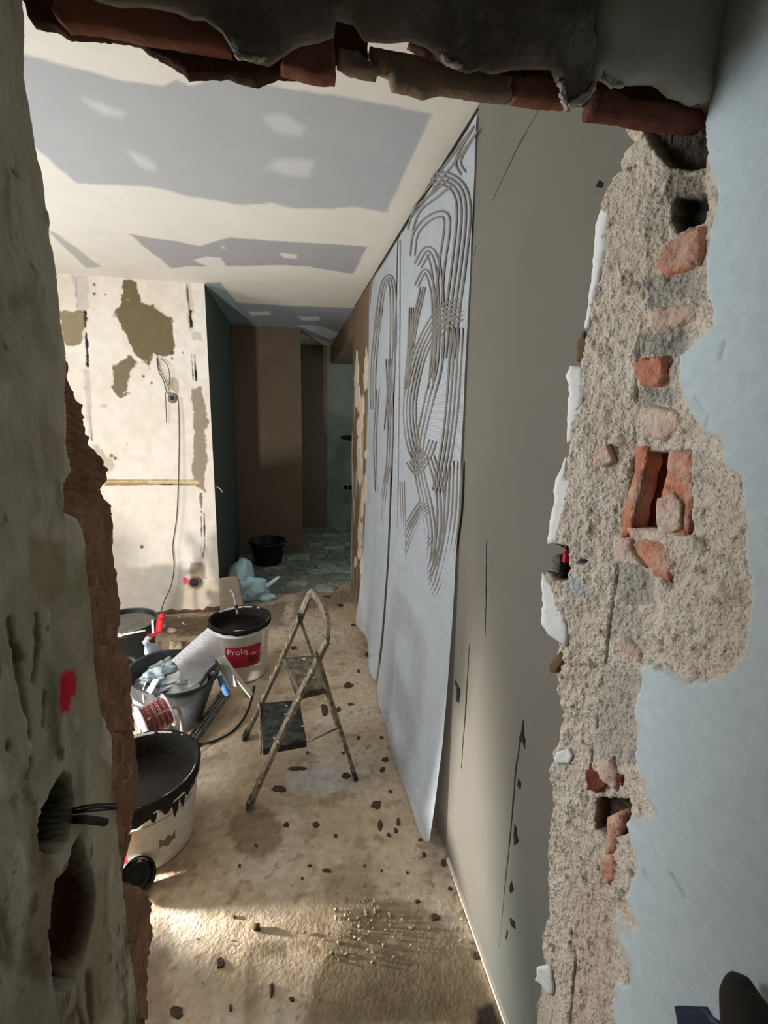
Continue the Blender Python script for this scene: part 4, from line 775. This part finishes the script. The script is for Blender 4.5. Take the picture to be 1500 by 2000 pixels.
# empty bottle, gloves, bags
bp_ = onY(303, 1280, 2.62); e = empty('plastic_bottle', (bp_[0], bp_[1], bp_[2]-.08), 'crumpled translucent plastic bottle with blue label behind the tub', 'bottle'); m_pet = M('bluish clear plastic', (196, 216, 224), .25, .08, 20, .1, alpha=.8)
RB_ = Matrix.Rotation(R_(-16), 3, 'Y') @ Matrix.Rotation(R_(20), 3, 'X')
lathe('body', [(0, -.09), (.035, -.088), (.040, -.06), (.036, -.02), (.041, .02), (.038, .05), (.020, .085), (.014, .10), (.014, .115)], m_pet, e, bp_, 24, RB_, .05); lathe('label', [(.0385, -.03), (.0415, .0), (.0425, .02)], M('blue bottle label', (72, 128, 206), .5), e, bp_, 24, RB_, .05); lathe('cap', [(.016, .105), (.016, .122), (0, .122)], M('white cap', (235, 235, 235), .5), e, bp_, 16, RB_)
for q, (a, b, y, rr, cl, lb) in enumerate(((322, 1304, 2.46, (.07, .05, .03), (156, 172, 172), 'crumpled grey-green plastic film on the left of the tub'), (300, 1322, 2.32, (.055, .045, .03), (214, 228, 236), 'bright white crumpled plastic bag on the tub rim'), (345, 1328, 2.34, (.085, .05, .022), (238, 240, 246), 'white crumpled paper lying across the tub opening'), (352, 1268, 2.98, (.06, .05, .05), (150, 134, 110), 'brown dusty rag behind the mesh offcut'))):
    p = onY(a, b, y); tag(blob('crumpled_film', p, rr, M('film %d' % q, cl, .5, .12, 30, .5, 45), None, q+20, .9, 4, 4, .5), lb, 'film')
e = empty('clear_strip', onY(293, 1350, 2.2), 'narrow clear plastic strip hanging down beside the tub', 'plastic strip'); bar('strip_film', [onY(306, 1326, 2.2), onY(298, 1340, 2.17), onY(290, 1352, 2.16)], .004, .030, m_pet, e); tube('thread', [onY(286, 1330, 2.2), onY(279, 1350, 2.18), onY(281, 1372, 2.17)], .0025, m_splat, e)
# tools lying on the tub edge and floor
e = empty('blue_trowel', onY(437, 1340, 2.5), 'finishing trowel with blue handle leaning against the tub', 'trowel'); tube('handle', [onY(429, 1320, 2.42), onY(434, 1335, 2.41), onY(442, 1352, 2.40), onY(446, 1356, 2.40)], .017, M('blue handle plastic', (92, 138, 208), .4), e, 10, 5, [.8, 1, 1, .7]); warp('blade', [(420, 1296), (448, 1300), (462, 1342), (446, 1338)], [2.50, 2.48, 2.42, 2.44], M('pale steel blade', (216, 218, 220), .4, .1, 20, .1), None, None, .01, 12, 8, 2, .003, e)
ed = empty('edge_trim', onZ(490, 1362), 'long white plaster edge trim leaning from the bucket to the floor', 'edge trim'); bar('trim_face', [onY(431, 1283, 2.62), onY(455, 1318, 2.56), onZ(490, 1362, .006)], .004, .028, M('white trim', (232, 224, 208), .6), ed, (1, 0, 0)); bar('trim_face', [onY(434, 1282, 2.63), onY(458, 1317, 2.57), onZ(492, 1360, .004)], .028, .004, M('white trim'), ed, (1, 0, 0))
for k, (a, b, lb, cl, w_, hgt) in enumerate((((362, 1470), (446, 1352), 'long grey aluminium straightedge on the floor beside the tub', (142, 148, 140), .022, .035), ((372, 1440), (432, 1352), 'thinner pale metal profile against the tub on the floor', (176, 172, 158), .012, .022))):
    e = empty('straightedge', onZ(*a), lb, 'metal profile', 'metal profiles lying on the floor by the tub'); p, q = onZ(*a, hgt/2+.001), onZ(*b, hgt/2+.001); bar('profile', [p, q], hgt, w_, M('dirty metal %d' % k, cl, .45, .25, 40, .1, metal=.4, col2=(96, 98, 88)), e)
    dd = (q-p)/np.linalg.norm(q-p); bar('end_cap', [p-dd*.012, p], hgt*1.04, w_*1.1, m_blk, e); bar('groove', [p+(0, 0, hgt/2), q+(0, 0, hgt/2)], .003, w_*.3, m_blk, e)
tag(tube('power_cable', [onZ(388, 1453, .006), onZ(398, 1453, .006), onZ(425, 1445, .006), (onZ(455, 1428, .006)), onZ(478, 1400, .006), onZ(490, 1370, .006), onZ(497, 1340, .006)], .006, M('black cable', (26, 26, 26), .5)), 'black power cable curving over the floor towards the ladder', 'cable')
# red clamp and rods at the wall
e = empty('red_clamp', onZ(300, 1262), 'bright red plastic clamp standing by the black bucket', 'clamp'); m_rc = M('bright red plastic', (232, 40, 52), .45, .06, 20, 0)
tube('grip', [onY(310, 1232, 2.9), onY(313, 1212, 2.9), onY(318, 1200, 2.9)], .020, m_rc, e, 8, 4, [.9, 1, .8]); tube('jaw', [onY(310, 1232, 2.9), onY(298, 1240, 2.88), onY(286, 1244, 2.87)], .016, M('dark red plastic', (150, 30, 34), .5), e, 8, 4); tube('spindle', [onY(299, 1236, 2.86), onY(298, 1211, 2.86)], .007, M('white cap'), e, 8, 1); lathe('jaw_pad', [(.0, 0), (.022, 0), (.024, .006), (.014, .01), (.014, .02)], m_steel, e, onY(290, 1247, 2.86), 16)
zt = onY(300, 1258, 2.88); bar('clamp_bar', [zt+np.array((0, 0, -.0)), np.array((zt[0], zt[1], .0))], .012, .02, m_rc, e)
e = empty('white_rod', onY(232, 1241, 2.75), 'thin pale rod resting across the black bucket', 'rod'); tube('rod', [onY(234, 1241, 2.84), onY(258, 1236, 2.86), onY(284, 1231, 2.88)], .006, M('white trim'), e, 8, 1); blob('rod_knob', onY(234, 1241, 2.84), (.014, .012, .012), M('white trim'), e, 2, .2, 2, 2)
# board offcut, bag, pebbles of rubble
wc = [onZ(432, 1198), onZ(474, 1192)]
tag(patch('board_offcut', [(428, 1130), (462, 1124), (468, 1132), (478, 1190), (430, 1200)], 'Y', 3.78, -1, M('brown grey board', (150, 136, 116), .85, .08, 10, .1), None, .006, .010, 1, 14, .0), 'small beige board offcut leaning on the end of the white wall', 'board')
e = empty('plastic_bag', onZ(500, 1172), 'translucent pale blue plastic bag lying in the corridor entrance', 'plastic bag'); m_bag = M('translucent blue film', (196, 228, 240), .3, .08, 12, .3, 30, alpha=.72)
bc = onZ(490, 1172); blob('bag_body', bc+np.array((-.03, .02, .10)), (.17, .12, .10), m_bag, e, 5, .6, 3, 4); blob('bag_puff', onY(472, 1128, 4.05), (.10, .09, .17), m_bag, e, 8, .5, 2.6, 4); tube('bag_tail', [onY(495, 1160, 4.0), onY(520, 1145, 4.0), onY(546, 1126, 4.0)], .022, m_bag, e, 8, 5, [1.4, 1, .5]); blob('bag_corner', onY(522, 1166, 3.98), (.07, .05, .035), m_bag, e, 9, .6, 3, 3)
# base of the white wall: torn brown edge, rubble
m_rb = M('brown rubble', (98, 74, 54), .95, .25, 40, .6, 80); m_rb2 = M('pale rubble', (176, 158, 134), .95, .2, 40, .5, 80)
patch('torn_base', [(300, 1196), (340, 1190), (380, 1192), (432, 1185), (432, 1202), (395, 1206), (350, 1212), (300, 1210)], 'Y', Y1-.006, -1, m_rb, wall_far, .006, .02, 3, 8, .006, 40)
# outlet hole in the back wall with a metal ring
jc = onY(381, 1137, Y1); lathe('outlet_ring', [(.030, .0), (.045, .0), (.050, .010), (.045, .018), (.038, .012), (.034, -.0)], M('rusty metal', (126, 104, 76), .6, .2, 40, .3), wall_far, jc, 24, Matrix.Rotation(math.pi/2, 3, 'X')); lathe('outlet_core', [(0, .004), (.034, .004)], pl, wall_far, jc, 20, Matrix.Rotation(math.pi/2, 3, 'X'))
# cables hanging on the back wall
m_gc = M('grey cable', (96, 88, 78), .6)
def wallcable(pts, r, name, label): return tag(tube(name, [onY(a, b, Y1-.008-o) for a, b, o in pts], r, m_gc, None, 6, 6), label, 'cable', 'cables hanging on the white wall')
wallcable([(347, 776, .01), (349, 800, .015), (350, 860, .02), (348, 950, .03), (345, 1010, .03), (338, 1060, .03), (338, 1080, .03), (340, 1110, .03), (334, 1145, .04), (325, 1165, .05), (317, 1185, .06), (312, 1205, .08)], .004, 'wall_cable', 'long grey cable dangling down the white wall to the floor')
wallcable([(306, 700, .0), (310, 725, .01), (320, 745, .015), (326, 766, .01), (334, 768, .0)], .0035, 'wall_cable', 'looped grey cable leaving the big olive filler patch')
wallcable([(306, 690, .0), (312, 722, .02), (323, 742, .02), (331, 762, .01)], .003, 'wall_cable', 'thin cable beside the loop under the olive patch')
wallcable([(323, 766, .01), (324, 795, .015), (325, 825, .01)], .0025, 'wall_cable', 'short loose cable end left of the wall box')
wallcable([(315, 700, .0), (326, 712, .02), (331, 730, .02), (330, 752, .01)], .003, 'wall_cable', 'cable bowed to the right under the olive patch')
wb = onY(338, 778, Y1); e = empty('wall_box', wb, 'broken junction box where the cables leave the white wall', 'junction box'); blob('box_shell', wb, (.032, .012, .035), M('dry grey mortar'), e, 4, .5, 3, 2); blob('box_hole', wb+np.array((-.005, -.008, .0)), (.014, .008, .018), m_blk, e, 6, .4, 3, 2)
tag(tube('loose_fibre', [onY(422, 950, 3.78), onY(428, 953, 3.76), onY(435, 962, 3.74)], .0022, m_meshw, None, 5, 4), 'pale loose fibre at the corner of the white wall', 'fibre')
# cables from the switch box in the left wall
e = empty('switch_cables', onX(120, 1590, XL), 'black cables poking out of the open switch box in the left wall', 'cable'); c1, c2 = onX(122, 1590, XL-.03), onX(122, 1604, XL-.03)
for k, (q, r) in enumerate((([(150, 1578), (185, 1572), (228, 1570)], .0013), ([(150, 1584), (190, 1577), (229, 1577)], .0013), ([(150, 1587), (190, 1583), (228, 1580)], .0011))):
    pt = [c1]+[onX(a, b, XL+.006+.012*j) for j, (a, b) in enumerate(q)]; tube('wire', pt, r, pl, e, 6, 5)
tube('thick_cable', [c2, onX(150, 1600, XL+.004), onX(180, 1602, XL+.010), onX(206, 1606, XL+.016)], .0045, M('black green cable', (28, 28, 22), .6), e, 8, 5)
# things at the lower right, close to the camera
e = empty('tool_handle', onX(1470, 1990, .50), 'dark rounded tool handle leaning at the lower right against the white wall', 'tool handle'); a_, b_ = onX(1442, 1916, .515), onX(1500, 2140, .47)
tube('grip', [a_+(0, -.0, .01), a_*.85+b_*.15, a_*.5+b_*.5, b_], .024, M('dark grey grip', (40, 36, 32), .7, .1, 20, .05), e, 16, 6, [.35, .95, 1.25, 1.5]); tube('shaft', [onX(1414, 1965, .535), onX(1440, 2040, .53), onX(1460, 2120, .52)], .016, M('beige sleeve', (176, 154, 132), .8), e, 12, 5, [.3, 1, 1.2])
e = empty('navy_box', onX(1360, 1990, .53), 'navy blue box corner at the lower right below the white wall', 'box')
patch('side', [(1318, 1965), (1376, 1968), (1388, 1988), (1412, 2002), (1420, 2060), (1335, 2060)], 'X', .535, -1, M('navy plastic', (16, 36, 66), .4, .05, 20, .03), e, .002, .05, 0, 14, 0)
# work lamp on the floor behind the left wall (the light of the place)
lp = Vector(LAMP_POS); ld = Vector(LAMP_DIR).normalized(); RL = Vector((0, 0, 1)).rotation_difference(ld).to_matrix()
e = empty('work_lamp', (lp[0], lp[1], 0), 'small floor work lamp behind the left wall, lighting the room', 'work lamp'); back = lp-ld*.02
lathe('housing', [(0, -.03), (.045, -.028), (.055, -.01), (.055, .0), (.050, .0), (.048, -.006), (0, -.006)], m_blk, e, back, 24, RL)
em = bpy.data.materials.new('lamp glass'); em.use_nodes = True; em.node_tree.nodes['Principled BSDF'].inputs['Emission Strength'].default_value = 20; em.node_tree.nodes['Principled BSDF'].inputs['Emission Color'].default_value = (1, .97, .92, 1)
lathe('lens', [(0, -.004), (.047, -.004)], em, e, back, 24, RL)
tube('stand', [(lp[0]-.06, lp[1], .004), (lp[0]-.06, lp[1]-.01, lp[2]-.01), tuple(back)], .006, m_steel, e, 8, 3); tube('stand', [(lp[0]-.10, lp[1]+.06, .006), (lp[0]-.06, lp[1], .006), (lp[0]-.10, lp[1]-.06, .006)], .006, m_steel, e, 8, 3)
la = bpy.data.lights.new('lamp light', 'AREA'); la.shape = 'DISK'; la.size = .075; la.energy = LAMP_W; la.color = (1, .955, .89); lo = bpy.data.objects.new('lamp_light', la); COL.objects.link(lo); lo.location = lp; lo.rotation_euler = (-ld).to_track_quat('Z', 'Y').to_euler()
adopt(lo, e)
# second spot head, added to throw the floor beam and the wall band
bpos = lp+Vector((.09, -.006, -.01)); sd = Vector((1, -.13, .12)).normalized(); lathe('added_side_head', [(0, -.05), (.03, -.05), (.042, -.02), (.042, .0), (.038, .0), (.034, -.012), (0, -.012)], m_blk, e, bpos-sd*.004, 20, Vector((0, 0, 1)).rotation_difference(sd).to_matrix())
pl_ = bpy.data.lights.new('added beam light', 'SPOT'); pl_.spot_size = math.radians(66); pl_.spot_blend = 1.0; pl_.shadow_soft_size = .02; pl_.energy = BEAM_SPOT_W; pl_.color = (1, .97, .92); po = bpy.data.objects.new('added_beam_light', pl_); COL.objects.link(po); po.location = bpos; po.rotation_euler = (-sd).to_track_quat('Z', 'Y').to_euler(); adopt(po, e)
# unseen sack added behind the left wall to cut the lamp beam
sk = empty('blocker_sack', (-.70, 1.275, 0), 'unseen paper sack added behind the left wall to block the lamp beam', 'sack'); blob('sack_body', (-.70, 1.275, .30), (.065, .165, .30), M('brown paper sack', (170, 150, 120), .9, .1, 20, .2), sk, 3, .15, 2, 3); tube('folded_top', [(-.70, 1.14, .58), (-.70, 1.27, .60), (-.70, 1.38, .58)], .012, M('brown paper sack'), sk)
# ================================================================== SMALL FLOOR DETAIL
m_sp = M('dark mortar splat', (80, 66, 50), .8, .2, 60, .3)
SPL = [(735, 1572, 14, 13), (742, 1610, 6, 12), (617, 1610, 9, 7), (773, 1622, 5, 6), (760, 1630, 5, 5), (656, 1632, 5, 5), (778, 1605, 4, 9), (827, 1668, 4, 7), (866, 1685, 6, 10), (680, 1338, 11, 7), (660, 1385, 7, 6), (751, 1390, 9, 7), (676, 1514, 9, 7), (752, 1482, 9, 6), (748, 1502, 7, 6), (720, 1280, 8, 6), (757, 1406, 8, 5), (430, 1880, 12, 14), (458, 1790, 5, 4), (500, 1815, 9, 6), (530, 1930, 5, 18), (450, 1968, 4, 8), (605, 1690, 4, 3), (848, 1790, 12, 9), (930, 1866, 11, 11), (580, 1500, 20, 5), (545, 1540, 24, 9), (638, 1700, 12, 5), (820, 1640, 4, 4), (690, 1220, 5, 3), (640, 1165, 9, 3), (664, 1182, 8, 3), (575, 1265, 8, 5), (745, 1440, 4, 3), (634, 1385, 10, 14), (700, 1310, 4, 3), (670, 1470, 4, 3), (600, 1470, 5, 4), (712, 1690, 3, 3), (745, 1700, 3, 3), (795, 1704, 3, 3), (560, 1610, 6, 6), (345, 1975, 16, 14), (570, 1950, 7, 5), (700, 1440, 5, 4), (762, 1545, 4, 4), (612, 1330, 5, 4), (685, 1375, 6, 3), (850, 1540, 4, 6), (500, 1650, 4, 3), (468, 1690, 4, 4), (590, 1715, 3, 3), (815, 1760, 6, 4), (880, 1735, 5, 5)]
for a, b, rx, ry in SPL:
    k = 9; rx, ry = rx*.85, ry*.85; patch('mortar_splat', [(a+rx*math.cos(2*math.pi*i/k)*random.uniform(.6, 1.25), b+ry*math.sin(2*math.pi*i/k)*random.uniform(.6, 1.25)) for i in range(k)], 'Z', 0., 1, m_sp, floor, .0012, .006, .9, 4, .0008, edge=.2)
# countless crumbs of rubble: one object
bm = bmesh.new(); bmesh.ops.create_icosphere(bm, subdivisions=1, radius=1); BV = np.array([v.co[:] for v in bm.verts]); BF = [[v.index for v in f.verts] for f in bm.faces]; bm.free(); V = []; Fc = []
def crumbs(n, fx, fy, s0, s1):
    for _ in range(n):
        a, b = fx(), fy(); p = onZ(a, b, 0); s = random.uniform(s0, s1); base = len(V); q = BV*np.array((s*random.uniform(.6, 1.4), s*random.uniform(.6, 1.4), s*random.uniform(.4, 1.1)))*(1+.3*RNG.normal(size=(len(BV), 1)))+np.array((p[0], p[1], s*.3)); V.extend(q); Fc.extend([[i+base for i in f] for f in BF])
g = random.gauss
crumbs(110, lambda: g(715, 40), lambda: g(1800, 38), .0015, .006); crumbs(30, lambda: g(860, 50), lambda: g(1800, 60), .001, .004); crumbs(60, lambda: random.uniform(330, 900), lambda: random.uniform(1480, 1950), .001, .0035); crumbs(30, lambda: g(1750, 1)-1750+random.uniform(890, 930), lambda: random.uniform(1700, 1850), .002, .006); crumbs(30, lambda: random.uniform(300, 430), lambda: random.uniform(1200, 1260), .004, .014); crumbs(25, lambda: random.uniform(560, 700), lambda: random.uniform(1140, 1250), .004, .010)
tag(ob('rubble_crumbs', V, Fc, M('pale rubble'), None, False), 'scattered crumbs of broken plaster on the floor', 'rubble', None, 'stuff')
for k, (a, b, rr, lb) in enumerate(((335, 1234, (.035, .03, .02), 'pale stone lump at the foot of the white wall'), (318, 1228, (.03, .03, .022), 'rounded plaster lump next to the red clamp'), (500, 1812, (.012, .010, .008), 'small dark rubble lump on the lit strip of floor'))):
    p = onZ(a, b); tag(blob('rubble_lump', p+np.array((0, 0, rr[2]*.6)), rr, m_rb2 if k < 2 else m_rb, None, k, .5, 4, 2), lb, 'rubble')
